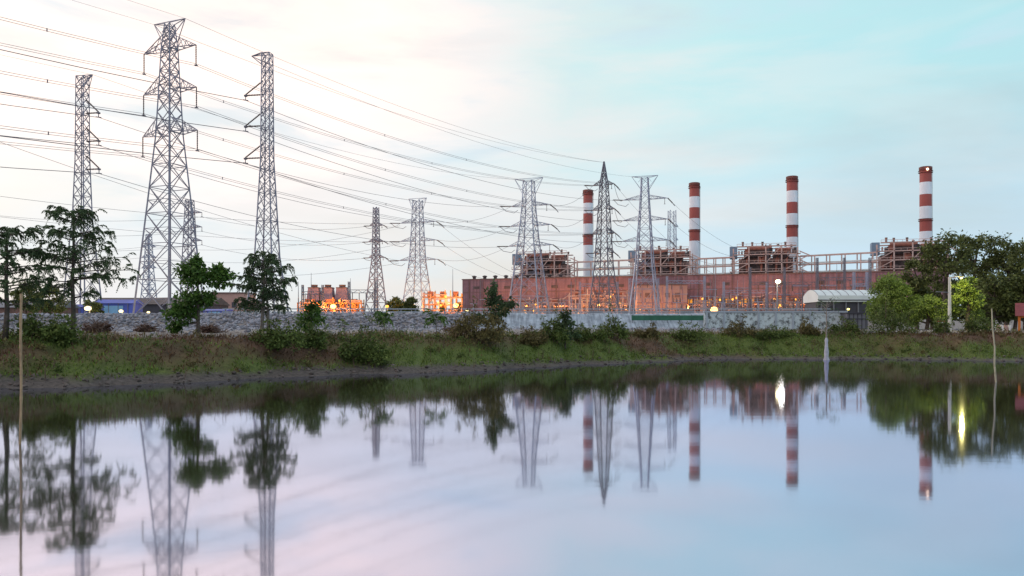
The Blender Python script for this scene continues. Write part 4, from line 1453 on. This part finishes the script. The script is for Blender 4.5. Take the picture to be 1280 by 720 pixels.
# transformers
for (px, d, lab) in ((858, 330, 'transformer under the pale gantry beside the orange starlike lamp'), (920, 328, 'transformer below the low pale gantry'),
                     (985, 322, 'transformer below the dark gantry beside the floodlight'), (745, 335, 'transformer at the feet of the dark pointed pylon'),
                     (785, 338, 'transformer beside the flat topped pylon legs'), (690, 345, 'transformer beside the wide based pylon legs')):
    r = thing('transformer', lab, 'transformer', at(px, 409, d).xy.to_3d() + Vector((0, 0, Z0)), 0, 'switchyard transformers')
    mb = MB(); mb.box((0, 0, 3.2), (6, 3, 4.6)); mb.build('tank', 'peach_render', r)
    mb = MB()
    for k in range(8):
        mb.box((-2.6 + k * .74, -2.0, 3.2), (0.25, 0.9, 3.6))
    mb.build('radiator', 'grey_metal', r)
    for k in range(3):
        mb = MB(); mb.lathe([(0.3, 5.5), (0.45, 5.8), (0.25, 6.4), (0.4, 6.7), (0.2, 7.6)], 8, (-2 + 2 * k, 0, 0)); mb.build('bushing', 'brown_insulator', r)

# cooling boxes (left) and lit process frames
for px, lab in ((393, 'mauve cooling box nearest the thin outer mast'), (410, 'middle one of the three mauve cooling boxes'), (428, 'mauve cooling box beside the dark gantry')):
    r = thing('cooling_box', lab, 'cooling tower', at(px, 409, 335).xy.to_3d() + Vector((0, 0, Z0)), 0, 'mauve cooling boxes')
    mb = MB(); mb.quadstrip([[(-2.9, -3, 0), (2.9, -3, 0), (2.9, 3, 0), (-2.9, 3, 0)], [(-2.7, -3, 9), (2.7, -3, 9), (2.7, 3, 9), (-2.7, 3, 9)], [(-2.1, -2.2, 14.6), (2.1, -2.2, 14.6), (2.1, 2.2, 14.6), (-2.1, 2.2, 14.6)]])
    mb.build('shell', 'mauve_panel', r)
    mb = MB(); mb.box((0, 0, 9.2), (6.2, 6.4, 0.4)); mb.box((0, 0, 14.7), (4.5, 4.7, 0.4)); mb.build('deck', 'roof_edge', r)
    mb = MB(); mb.lathe([(1.5, 14.9), (1.3, 15.4), (1.5, 16.0)], 12); mb.build('fan_stack', 'roof_edge', r)


def process_frame(px0, px1, ytop, d, label, nbay, seed, m1='orange_lit_steel'):
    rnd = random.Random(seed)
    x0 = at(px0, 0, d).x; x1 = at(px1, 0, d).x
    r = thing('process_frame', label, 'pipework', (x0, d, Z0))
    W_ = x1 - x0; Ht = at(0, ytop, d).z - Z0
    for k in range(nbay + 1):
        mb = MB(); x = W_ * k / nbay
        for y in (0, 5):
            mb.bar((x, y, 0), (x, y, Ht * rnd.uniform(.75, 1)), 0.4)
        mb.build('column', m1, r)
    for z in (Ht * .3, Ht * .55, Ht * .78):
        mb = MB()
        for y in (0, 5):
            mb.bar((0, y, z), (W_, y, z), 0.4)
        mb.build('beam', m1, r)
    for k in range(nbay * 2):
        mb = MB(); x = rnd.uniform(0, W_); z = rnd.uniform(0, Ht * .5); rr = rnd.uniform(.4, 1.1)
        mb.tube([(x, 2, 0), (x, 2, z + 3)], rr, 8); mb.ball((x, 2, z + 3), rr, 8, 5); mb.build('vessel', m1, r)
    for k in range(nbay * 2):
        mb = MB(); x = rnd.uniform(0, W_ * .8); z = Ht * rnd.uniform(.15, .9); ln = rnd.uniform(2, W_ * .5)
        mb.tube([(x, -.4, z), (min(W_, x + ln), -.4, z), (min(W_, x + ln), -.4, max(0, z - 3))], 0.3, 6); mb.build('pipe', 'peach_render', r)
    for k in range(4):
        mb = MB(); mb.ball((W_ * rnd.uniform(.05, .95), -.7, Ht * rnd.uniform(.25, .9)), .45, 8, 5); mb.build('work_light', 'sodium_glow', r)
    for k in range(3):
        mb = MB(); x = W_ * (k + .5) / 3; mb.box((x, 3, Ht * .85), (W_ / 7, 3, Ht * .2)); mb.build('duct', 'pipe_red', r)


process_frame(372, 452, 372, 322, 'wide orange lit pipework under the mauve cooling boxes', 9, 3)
process_frame(529, 577, 362, 330, 'tall orange lit pipework beside the brick hall corner', 7, 5)

process_frame(640, 706, 371, 366, 'pale pipe frame at the feet of the wide based pylon', 9, 8, 'beige_steel')
process_frame(712, 786, 360, 362, 'pale pipe frame around the feet of the dark pointed pylon', 10, 9, 'beige_steel')
process_frame(872, 934, 368, 352, 'pale pipe frame behind the orange starlike lamp', 9, 10, 'beige_steel')
process_frame(940, 1002, 370, 346, 'pale pipe frame behind the tall white floodlight', 9, 12, 'beige_steel')
# white vaulted store, grey shed
d = 120
xa, xb = at(1013, 0, d).x, at(1098, 0, d).x
r = thing('vaulted_store', 'long white vaulted store beyond the flaking wall', 'building', ((xa + xb) / 2, d, Z0))
W_ = xb - xa
zb_ = at(0, 378, d).z - Z0; zt_ = at(0, 362.5, d).z - Z0
poly = [(W_ / 2 * 0 - 0, 0)]
mb = MB()
rings = []
for x in (-W_ / 2, W_ / 2):
    rings.append([(x, -3 + 6 * k / 10, zb_ + (zt_ - zb_) * math.sin(math.pi * min(1, max(0, (0.12 + k / 10 * 0.76)))) ** .7) for k in range(11)] + [(x, 3, zb_), (x, -3, zb_)])
mb.quadstrip(rings); mb.build('roof', 'white_metal', r)
mb = MB(); mb.box((0, 0.2, zb_ / 2 - 0.01), (W_ - .4, 5.4, zb_ - 0.02)); mb.build('wall', 'dark_wall', r)
for k in range(10):
    mb = MB(); x = -W_ / 2 + .02 + k * (W_ - .1) / 9
    mb.tube([(x, y_, z_ + .02) for (_, y_, z_) in rings[0][:11]], .035, 5); mb.build('rib', 'grey_metal', r)
mb = MB(); mb.tube([(-W_ / 2, -3.05, zb_ + .25), (W_ / 2, -3.05, zb_ + .25)], .09, 6); mb.build('gutter', 'grey_metal', r)
for k in range(6):
    mb = MB(); mb.box((-W_ / 2 + .6 + k * (W_ - 1.2) / 5, -2.7, zb_ / 2), (0.18, 0.18, zb_ - .05)); mb.build('column', 'grey_metal', r)
d = 99
r = thing('grey_shed', 'small dark grey metal shed at the end of the flaking wall', 'shed', ((1072 - 640) / F * d, d, 2.0))
sw = 26 / F * d; sh = at(0, 391, d).z - 2.0
mb = MB(); mb.box((0, 1, sh / 2 - .1), (sw, 2.0, sh)); mb.build('wall', 'grey_metal', r)
mb = MB(); mb.box((0, 1, sh - .02), (sw + .3, 2.4, 0.14)); mb.build('roof', 'dark_wall', r)
for k in range(5):
    mb = MB(); mb.box((-sw / 2 + sw * (k + .5) / 5, -0.02, sh / 2 - .1), (0.08, 0.08, sh - .1)); mb.build('rib', 'dark_wall', r)
mb = MB(); mb.box((0, -.05, sh * .62), (sw + .1, .12, .14)); mb.build('girt', 'dark_wall', r)

# low sheds behind the tallest pylon
d = 190
r = thing('long_shed', 'long low dark roofed shed behind the tallest pylon', 'building', ((188 - 640) / F * d, d, Z0))
W_ = 150 / F * d
mb = MB(); mb.box((0, 6, 1.9), (W_, 12, 3.8)); mb.build('wall', 'dark_wall', r)
zt_ = at(0, 371, d).z - Z0
mb = MB(); mb.quadstrip([[(-W_ / 2 - .4, -.6, 3.7), (-W_ / 2 - .4, 6, zt_), (-W_ / 2 - .4, 12.6, 3.7)], [(W_ / 2 + .4, -.6, 3.7), (W_ / 2 + .4, 6, zt_), (W_ / 2 + .4, 12.6, 3.7)]]); mb.build('roof', 'casing_dark', r)


def blue_shed(px0, px1, ytop, d, label, m1='blue_sheet', m2='lit_blue_sheet'):
    x0 = at(px0, 0, d).x; W_ = (px1 - px0) / F * d
    zt_ = at(0, ytop, d).z - Z0
    r = thing('blue_shed', label, 'shed', (x0, d, Z0), 0, 'blue sheet metal sheds')
    mb = MB(); mb.box((W_ / 2, 2, zt_ * .4), (W_, 4, zt_ * .8)); mb.build('wall', m1, r)
    mb = MB(); mb.quadstrip([[(-.2, -.3, zt_ * .78), (-.2, 2, zt_), (-.2, 4.3, zt_ * .78)], [(W_ + .2, -.3, zt_ * .78), (W_ + .2, 2, zt_), (W_ + .2, 4.3, zt_ * .78)]]); mb.build('roof', m1, r)
    mb = MB(); mb.box((W_ * .5, -.05, zt_ * .35), (W_ * .5, .1, zt_ * .6)); mb.build('door', m2, r)
    for k in range(4):
        mb = MB(); mb.box((W_ * (k + .5) / 4, -.06, zt_ * .4), (.12, .1, zt_ * .78)); mb.build('post', 'grey_metal', r)


blue_shed(118, 166, 374, 150, 'blue sheet metal shed with pale lit doors beside the warm lamps')
blue_shed(74, 104, 380, 152, 'darker blue shed behind the trunk of the slender tree')
blue_shed(254, 282, 386, 140, 'small blue shed behind the lopsided bushy tree')
r = thing('pale_block', 'distant pinkish block behind the twin stemmed feathery tree', 'building', ((287 - 640) / F * 260, 260, Z0))
mb = MB(); mb.box((0, 4, 4.6), (12, 8, 9.2)); mb.build('wall', 'peach_render', r)
mb = MB(); mb.box((0, 4, 9.4), (12.6, 8.6, .4)); mb.build('roof', 'roof_edge', r)
for k in range(4):
    mb = MB(); mb.box((-4.5 + 3 * k, -.03, 5.5), (1.6, .1, 1.8)); mb.build('window', 'dark_wall', r)
r = thing('brown_shed', 'low brown shed beyond the rubble behind the feathery trees', 'shed', ((25 - 640) / F * 140, 140, Z0))
mb = MB(); mb.box((0, 3, .9), (14, 6, 1.8)); mb.build('wall', 'casing_brown', r)
mb = MB(); mb.quadstrip([[(-7.3, -.4, 1.7), (-7.3, 3, 3.0), (-7.3, 6.4, 1.7)], [(7.3, -.4, 1.7), (7.3, 3, 3.0), (7.3, 6.4, 1.7)]]); mb.build('roof', 'grey_metal', r)


# ------------------------------------------------------------------ lamps
def hall_d(px):
    return 421.8 / (1 + .3088 * (px - 640) / F)


def lamp(px, py, d, label, glow, size, power, col, base=Z0, fwd=0.0, group='lit lamps of the power station', head='grey_metal', pole=0.12):
    p = at(px, py, d)
    r = thing('flood_lamp', label, 'lamp', (p.x, d, base), 0, group)
    h = p.z - base
    mb = MB(); mb.tube([(0, 0.25, -.3), (0, 0.25, h + .1)], [pole, pole * .7], 8); mb.build('pole', head, r)
    mb = MB(); mb.box((0, 0.12, h), (size * 0.9, 0.2, size * .7)); mb.build('lamp_head', head, r)
    mb = MB(); mb.ball((0, -size * .35, h), size * .6, 14, 8, .72); mb.build('lens', glow, r)
    if power:
        ld = bpy.data.lights.new('lamp_light', 'POINT')
        ld.energy = power * (0.20 if power > 8000 else 0.5); ld.color = col; ld.shadow_soft_size = max(0.3, size * .6)
        lo2 = bpy.data.objects.new('lamp_light', ld)
        COL.objects.link(lo2); lo2.parent = r; lo2.location = (0, -size * 1.2 - 1.3, h)
    return r


OR = (1.0, 0.40, 0.08); WA = (1.0, 0.72, 0.35); WH = (1.0, 0.92, 0.7)
lamp(111, 385.5, 128, 'warm lamp glowing beside the slender feathery tree trunk', 'warm_glow', 0.85, 2500, WA)
lamp(152, 389, 130, 'warm lamp before the blue shed doors', 'warm_glow', 0.55, 1500, WA)
lamp(186, 390.5, 132, 'small warm lamp at the feet of the tallest pylon', 'warm_glow', 0.4, 900, WA)
lamp(417, 383, 318, 'bright orange lamp before the cooling boxes', 'bright_sodium_glow', 1.9, 60000, OR)
lamp(484, 383, 185, 'orange lamp in front of the dark round trees', 'sodium_glow', 0.7, 9000, OR)
lamp(446, 386, 312, 'low orange lamp between cooling boxes and slim pylon', 'sodium_glow', 0.7, 30000, OR)
lamp(396, 387, 316, 'low orange lamp below the outermost cooling box', 'sodium_glow', 0.6, 30000, OR)
lamp(570, 382, 326, 'bright yellow orange lamp at the edge of the orange lit pipework', 'bright_sodium_glow', 1.9, 60000, OR)
lamp(548, 378, 322, 'orange lamp amid the orange lit pipework', 'sodium_glow', 0.6, 40000, OR)
lamp(584, 388, 310, 'warm white lamp at the brick hall corner', 'warm_glow', 1.0, 15000, WA)
lamp(658, 382, hall_d(658) - 9, 'small orange lamp behind the wide based pylon', 'sodium_glow', 0.8, 15000, OR)
lamp(695, 388, hall_d(695) - 9, 'faint orange lamp on the hall beside the wide based pylon', 'sodium_glow', 0.4, 15000, OR)
lamp(748, 381, 350, 'orange lamp at the feet of the dark pointed pylon', 'bright_sodium_glow', 1.0, 50000, OR)
lamp(767, 368, hall_d(767) - 9, 'tall orange lamp against the hall beside the dark pointed pylon', 'sodium_glow', 0.7, 15000, OR)
lamp(800, 387, 376, 'low orange lamp before the peach annex', 'sodium_glow', 0.5, 15000, OR)
lamp(835, 387, 376, 'orange lamp lighting the peach annex wall', 'sodium_glow', 0.5, 15000, OR)
lamp(892, 387, 290, 'bright orange starlike lamp behind the embankment', 'bright_sodium_glow', 2.2, 45000, OR)
lamp(930, 387, hall_d(930) - 9, 'orange lamp below the lit bays beside the starlike lamp', 'sodium_glow', 0.4, 15000, OR)
lamp(990, 387, hall_d(990) - 9, 'orange lamp below the lit bays near the vaulted store', 'sodium_glow', 0.4, 15000, OR)
lamp(972, 352, 163, 'tall white floodlight before the brick hall', 'white_glow', 0.85, 1200, WH, group='white lamps', pole=0.2)
lamp(1060, 386.5, 113, 'small yellow lamp beside the vaulted store', 'yellow_glow', 0.3, 200, (1, .85, .4), group='white lamps')

# lamp pole beside the willowy tree
pz = gz(at(1187, 0, 64).x, 64)
p = at(1187, 346, 64)
r = thing('lamp_pole', 'tall pale concrete lamp pole standing before the yellow lit tree', 'lamp post', (p.x, 64, pz))
h = p.z - pz
mb = MB(); mb.tube([(0, 0, -.3), (0, 0, h)], [0.15, 0.10], 10); mb.build('pole', 'pole_concrete', r)
mb = MB(); mb.tube([(0, 0, h - 1.25), (-1.15, -.1, h - 1.2)], 0.03, 6); mb.build('side_arm', 'grey_metal', r)
mb = MB(); mb.tube([(0, 0, h - .15), (0.5, .1, h + .08), (1.0, .25, h + .05)], 0.03, 6); mb.build('arm', 'grey_metal', r)
mb = MB(); mb.box((1.1, .3, h + .04), (0.3, .3, .1)); mb.build('lamp_head', 'grey_metal', r)
mb = MB(); mb.ball((1.1, .3, h - .06), 0.10, 10, 6); mb.build('lens', 'yellow_glow', r)
ld = bpy.data.lights.new('lamp_light', 'POINT'); ld.energy = 380; ld.color = (1, .85, .25); ld.shadow_soft_size = .12
lo2 = bpy.data.objects.new('lamp_light', ld); COL.objects.link(lo2); lo2.parent = r; lo2.location = (1.15, 0.3, h - .5)

# ------------------------------------------------------------------ things near the right bank
p = at(1176, 411, 61)
r = thing('box_sign', 'small white box sign with a red top band', 'sign', (p.x, 61, gz(p.x, 61)))
mb = MB(); mb.box((0, 0, .42), (.52, .14, .5)); mb.build('panel', 'sign_white', r)
mb = MB(); mb.box((0, 0, .715), (.56, .16, .09)); mb.build('top_band', 'sign_red', r)
for s in (-1, 1):
    mb = MB(); mb.box((s * .2, 0, .08), (.05, .05, .2)); mb.build('leg', 'grey_metal', r)
p = at(1250, 408, 64)
r = thing('barrier', 'low pinkish white barrier beside the red roofed shelter', 'barrier', (p.x, 64, gz(p.x, 64)))
for k in range(6):
    mb = MB(); mb.quadstrip([[(-.75 + k * .3 - .12, -.14, 0), (-.75 + k * .3 + .12, -.14, 0), (-.75 + k * .3 + .12, .14, 0), (-.75 + k * .3 - .12, .14, 0)],
                             [(-.75 + k * .3 - .1, -.06, .5), (-.75 + k * .3 + .1, -.06, .5), (-.75 + k * .3 + .1, .06, .5), (-.75 + k * .3 - .1, .06, .5)]])
    mb.build('block', 'sign_white' if k % 2 else 'peach_render', r)
p = at(1224, 409, 65)
r = thing('sack_heap', 'low whitish covered heap behind the dark bush', 'heap', (p.x, 65, gz(p.x, 65)))
mb = MB()
for (x, s) in ((-.5, .34), (.1, .42), (.6, .3)):
    mb.lathe([(s, 0), (s * .95, s * .35), (s * .6, s * .7), (.02, s * .8)], 12, (x, 0, 0))
mb.build('cover', 'sign_white', r, smooth=True)
# red roofed shelter
d = 60
p = at(1266, 0, d)
r = thing('shelter', 'open shelter with dark red roof and bright orange posts', 'shelter', (p.x + .35, d, gz(p.x + 1, d)), -0.56)
z1 = at(0, 395, d).z - r.location.z; z2 = at(0, 380, d).z - r.location.z
for x in (0.12, 2.6):
    for y in (0, 2):
        mb = MB(); mb.box((x, y, z1 / 2 - .1), (.16, .16, z1 + .2)); mb.build('post', 'shelter_orange', r)
mb = MB(); mb.quadstrip([[(-.15, -.35, z1), (-.15, 1, z2 + .1), (-.15, 2.35, z1), (-.15, 1, z2 - .02)], [(2.9, -.35, z1), (2.9, 1, z2 + .1), (2.9, 2.35, z1), (2.9, 1, z2 - .02)]]); mb.build('roof', 'red_tile', r)
mb = MB(); mb.box((1.36, 0, z1 - .06), (2.5, .1, .12)); mb.box((1.36, 2, z1 - .06), (2.5, .1, .12)); mb.build('beam', 'shelter_orange', r)
mb = MB(); mb.box((1.5, 1.9, z1 - .35), (2.0, .06, .5)); mb.build('board', 'shelter_orange', r)
mb = MB(); mb.box((1.4, 1.0, .45), (2.0, .5, .08)); mb.box((.6, 1, .2), (.1, .4, .45)); mb.box((2.2, 1, .2), (.1, .4, .45)); mb.build('bench', 'grey_metal', r)

# ------------------------------------------------------------------ sticks and post in the water
b_ = at(25, 555, 15.07)
r = thing('bamboo_stick', 'tall tan bamboo stick standing in the pond near the picture edge', 'stick', (b_.x, 15.07, 0))
mb = MB()
pts, rr = [], []
for k in range(29):
    z = -.6 + k * (2.83 + .6) / 28
    pts.append((0.012 * math.sin(z * 2) + .012 * z, 0, z)); rr.append(0.021 if k % 4 else 0.026)
mb.tube(pts, rr, 10)
mb.build('cane', 'bamboo', r, smooth=True)
b_ = at(1245, 478, 32)
r = thing('reed_stick', 'thin crooked pale stick standing in the pond before the dark bush', 'stick', (b_.x, 32, 0))
mb = MB(); mb.tube([(0.02, 0, -.5), (0, 0, 0), (-.06, 0, .7), (-.05, 0, 1.4), (-.14, 0, 2.2), (-.17, 0, 2.95)], [.038, .036, .034, .03, .028, .02], 8); mb.build('cane', 'old_bamboo', r, smooth=True)

d = 53.5
b_ = at(1033, 450, d)
r = thing('wrapped_post', 'white wrapped post at the water edge with a sparse leafless sapling', 'post', (b_.x, d, 0))
mb = MB(); mb.lathe([(.19, -.3), (.20, .05), (.13, .2), (.15, .55), (.11, .9), (.09, 1.15), (.12, 1.3), (.06, 1.5)], 12); mb.build('wrapping', 'white_wrap', r, smooth=True)
mb = MB()
mb.tube([(0, 0, 1.4), (.02, 0, 2.4), (0, 0, 3.2), (.03, 0, 3.9)], [.05, .04, .03, .012], 6)
cm = MB()
for k in range(16):
    a = random.uniform(0, 6.28); z = random.uniform(2.0, 3.7)
    q = Vector((math.cos(a) * random.uniform(.4, 1.1), math.sin(a) * .6, z + random.uniform(0.1, .7)))
    limb(mb, (0.01, 0, z), q, .018, .006, .1, 4, 3)
    clump_leaves(cm, tuple(q), (.2, .2, .15), 3, 4, .12, .45)
mb.build('stem', 'bark_pale', r); cm.build('leaves', 'leaf_feather', r)

# ------------------------------------------------------------------ sky and sun
SUN_EL, SUN_AZ = 14, -62      # azimuth from the viewing direction, negative to the picture's left
wd = bpy.data.worlds.new('World')
scene.world = wd
wd.use_nodes = True
t = wd.node_tree; n = t.nodes; l = t.links
n.clear()
out = n.new('ShaderNodeOutputWorld')
sky = n.new('ShaderNodeTexSky'); sky.sky_type = 'NISHITA'; sky.sun_disc = False
sky.sun_elevation = R(SUN_EL); sky.sun_rotation = R(SUN_AZ)
sky.air_density = 1.2; sky.dust_density = 2.0
bg1 = n.new('ShaderNodeBackground'); bg1.inputs['Strength'].default_value = 0.12
l.new(sky.outputs['Color'], bg1.inputs['Color'])
tc = n.new('ShaderNodeTexCoord')
sx = n.new('ShaderNodeSeparateXYZ'); l.new(tc.outputs['Generated'], sx.inputs['Vector'])
at2 = n.new('ShaderNodeMath'); at2.operation = 'ARCTAN2'; l.new(sx.outputs['X'], at2.inputs[0]); l.new(sx.outputs['Y'], at2.inputs[1])


def maprange(src, a, b_, c=0.0, d_=1.0):
    q = n.new('ShaderNodeMapRange'); q.interpolation_type = 'SMOOTHSTEP'
    q.inputs['From Min'].default_value = a; q.inputs['From Max'].default_value = b_
    q.inputs['To Min'].default_value = c; q.inputs['To Max'].default_value = d_
    l.new(src, q.inputs['Value'])
    return q.outputs['Result']


def cramp(src, stops):
    q = n.new('ShaderNodeValToRGB')
    e = q.color_ramp.elements
    e[0].position = stops[0][0]; e[0].color = (*stops[0][1], 1)
    e[1].position = stops[-1][0]; e[1].color = (*stops[-1][1], 1)
    for p_, c_ in stops[1:-1]:
        k = e.new(p_); k.color = (*c_, 1)
    l.new(src, q.inputs['Fac'])
    return q.outputs['Color']


mp = n.new('ShaderNodeMapping'); mp.inputs['Scale'].default_value = (1.6, 1.6, 6.5); mp.inputs['Rotation'].default_value = (0, R(9), 0)
l.new(tc.outputs['Generated'], mp.inputs['Vector'])
nz = n.new('ShaderNodeTexNoise'); nz.inputs['Scale'].default_value = 1.5; nz.inputs['Detail'].default_value = 7; nz.inputs['Roughness'].default_value = 0.52
nz.inputs['Distortion'].default_value = 0.25
l.new(mp.outputs['Vector'], nz.inputs['Vector'])
wob = n.new('ShaderNodeMath'); wob.operation = 'MULTIPLY_ADD'; l.new(nz.outputs['Fac'], wob.inputs[0]); wob.inputs[1].default_value = 0.85
l.new(at2.outputs[0], wob.inputs[2])
u = maprange(wob.outputs[0], -0.35, 1.12)
high = cramp(u, [(0.0, (0.93, 0.76, 0.68)), (0.34, (0.94, 0.75, 0.665)), (0.52, (0.64, 0.615, 0.60)), (0.66, (0.47, 0.56, 0.56)), (0.84, (0.36, 0.55, 0.57)), (1.0, (0.31, 0.52, 0.56))])
low = cramp(u, [(0.0, (0.53, 0.56, 0.59)), (0.35, (0.53, 0.565, 0.59)), (0.65, (0.45, 0.53, 0.58)), (1.0, (0.37, 0.50, 0.60))])
elv = n.new('ShaderNodeMath'); elv.operation = 'MULTIPLY_ADD'; l.new(nz.outputs['Fac'], elv.inputs[0]); elv.inputs[1].default_value = 0.16
l.new(sx.outputs['Z'], elv.inputs[2])
v_ = maprange(elv.outputs[0], 0.15, 0.38)
mxc = n.new('ShaderNodeMix'); mxc.data_type = 'RGBA'
l.new(v_, mxc.inputs['Factor']); l.new(low, mxc.inputs['A']); l.new(high, mxc.inputs['B'])
mp2 = n.new('ShaderNodeMapping'); mp2.inputs['Scale'].default_value = (1.1, 1.1, 5.0); mp2.inputs['Location'].default_value = (3.1, 0.4, 1.7); mp2.inputs['Rotation'].default_value = (0, R(-14), 0)
l.new(tc.outputs['Generated'], mp2.inputs['Vector'])
nz2 = n.new('ShaderNodeTexNoise'); nz2.inputs['Scale'].default_value = 2.3; nz2.inputs['Detail'].default_value = 8; nz2.inputs['Roughness'].default_value = 0.55; nz2.inputs['Distortion'].default_value = 0.5
l.new(mp2.outputs['Vector'], nz2.inputs['Vector'])
cl2a = maprange(nz2.outputs['Fac'], 0.46, 0.68, 0.0, 0.8)
cl2b = maprange(at2.outputs[0], -0.1, 0.5, 1.0, 0.30)
cl2m = n.new('ShaderNodeMath'); cl2m.operation = 'MULTIPLY'; l.new(cl2a, cl2m.inputs[0]); l.new(cl2b, cl2m.inputs[1])
cl2 = cl2m.outputs[0]
mxw = n.new('ShaderNodeMix'); mxw.data_type = 'RGBA'
l.new(cl2, mxw.inputs['Factor']); l.new(mxc.outputs['Result'], mxw.inputs['A']); mxw.inputs['B'].default_value = (0.58, 0.56, 0.555, 1)
cl3 = maprange(nz2.outputs['Fac'], 0.50, 0.32, 0.0, 0.7)
mxb = n.new('ShaderNodeMix'); mxb.data_type = 'RGBA'
l.new(cl3, mxb.inputs['Factor']); l.new(mxw.outputs['Result'], mxb.inputs['A']); mxb.inputs['B'].default_value = (0.40, 0.51, 0.57, 1)
# unseen sky overhead, its grey set for the light it sheds on the ground
top = maprange(sx.outputs['Z'], 0.42, 0.8)
mxt = n.new('ShaderNodeMix'); mxt.data_type = 'RGBA'
l.new(top, mxt.inputs['Factor']); l.new(mxb.outputs['Result'], mxt.inputs['A']); mxt.inputs['B'].default_value = (0.56, 0.58, 0.61, 1)
bg2 = n.new('ShaderNodeBackground'); bg2.inputs['Strength'].default_value = 1.62
l.new(mxt.outputs['Result'], bg2.inputs['Color'])
ms = n.new('ShaderNodeMixShader')
cov = maprange(nz.outputs['Fac'], 0.25, 0.6, 0.72, 0.94)
l.new(cov, ms.inputs['Fac']); l.new(bg1.outputs['Background'], ms.inputs[1]); l.new(bg2.outputs['Background'], ms.inputs[2])
l.new(ms.outputs['Shader'], out.inputs['Surface'])

sd = bpy.data.lights.new('sun', 'SUN'); sd.energy = 0.9; sd.angle = R(14); sd.color = (1, 0.90, 0.82)
so = bpy.data.objects.new('sun', sd); COL.objects.link(so)
sv = Vector((math.sin(R(SUN_AZ)) * math.cos(R(SUN_EL)), math.cos(R(SUN_AZ)) * math.cos(R(SUN_EL)), math.sin(R(SUN_EL))))
so.rotation_euler = sv.to_track_quat('Z', 'Y').to_euler()

# ------------------------------------------------------------------ camera
cd_ = bpy.data.cameras.new('camera')
cd_.sensor_width = 36; cd_.lens = 36 * F / 1280; cd_.shift_y = (HZ - 360) / 1280
cd_.clip_end = 9000; cd_.clip_start = 0.1
co = bpy.data.objects.new('camera', cd_); COL.objects.link(co)
co.location = (0, 0, H); co.rotation_euler = (R(90), 0, 0)
scene.camera = co
scene.view_settings.view_transform = 'Standard'
scene.view_settings.look = 'None'
scene.view_settings.exposure = 0
scene.view_settings.gamma = 1
scene.cycles.max_bounces = 6
scene.cycles.diffuse_bounces = 2
scene.cycles.glossy_bounces = 3
scene.cycles.sample_clamp_indirect = 4
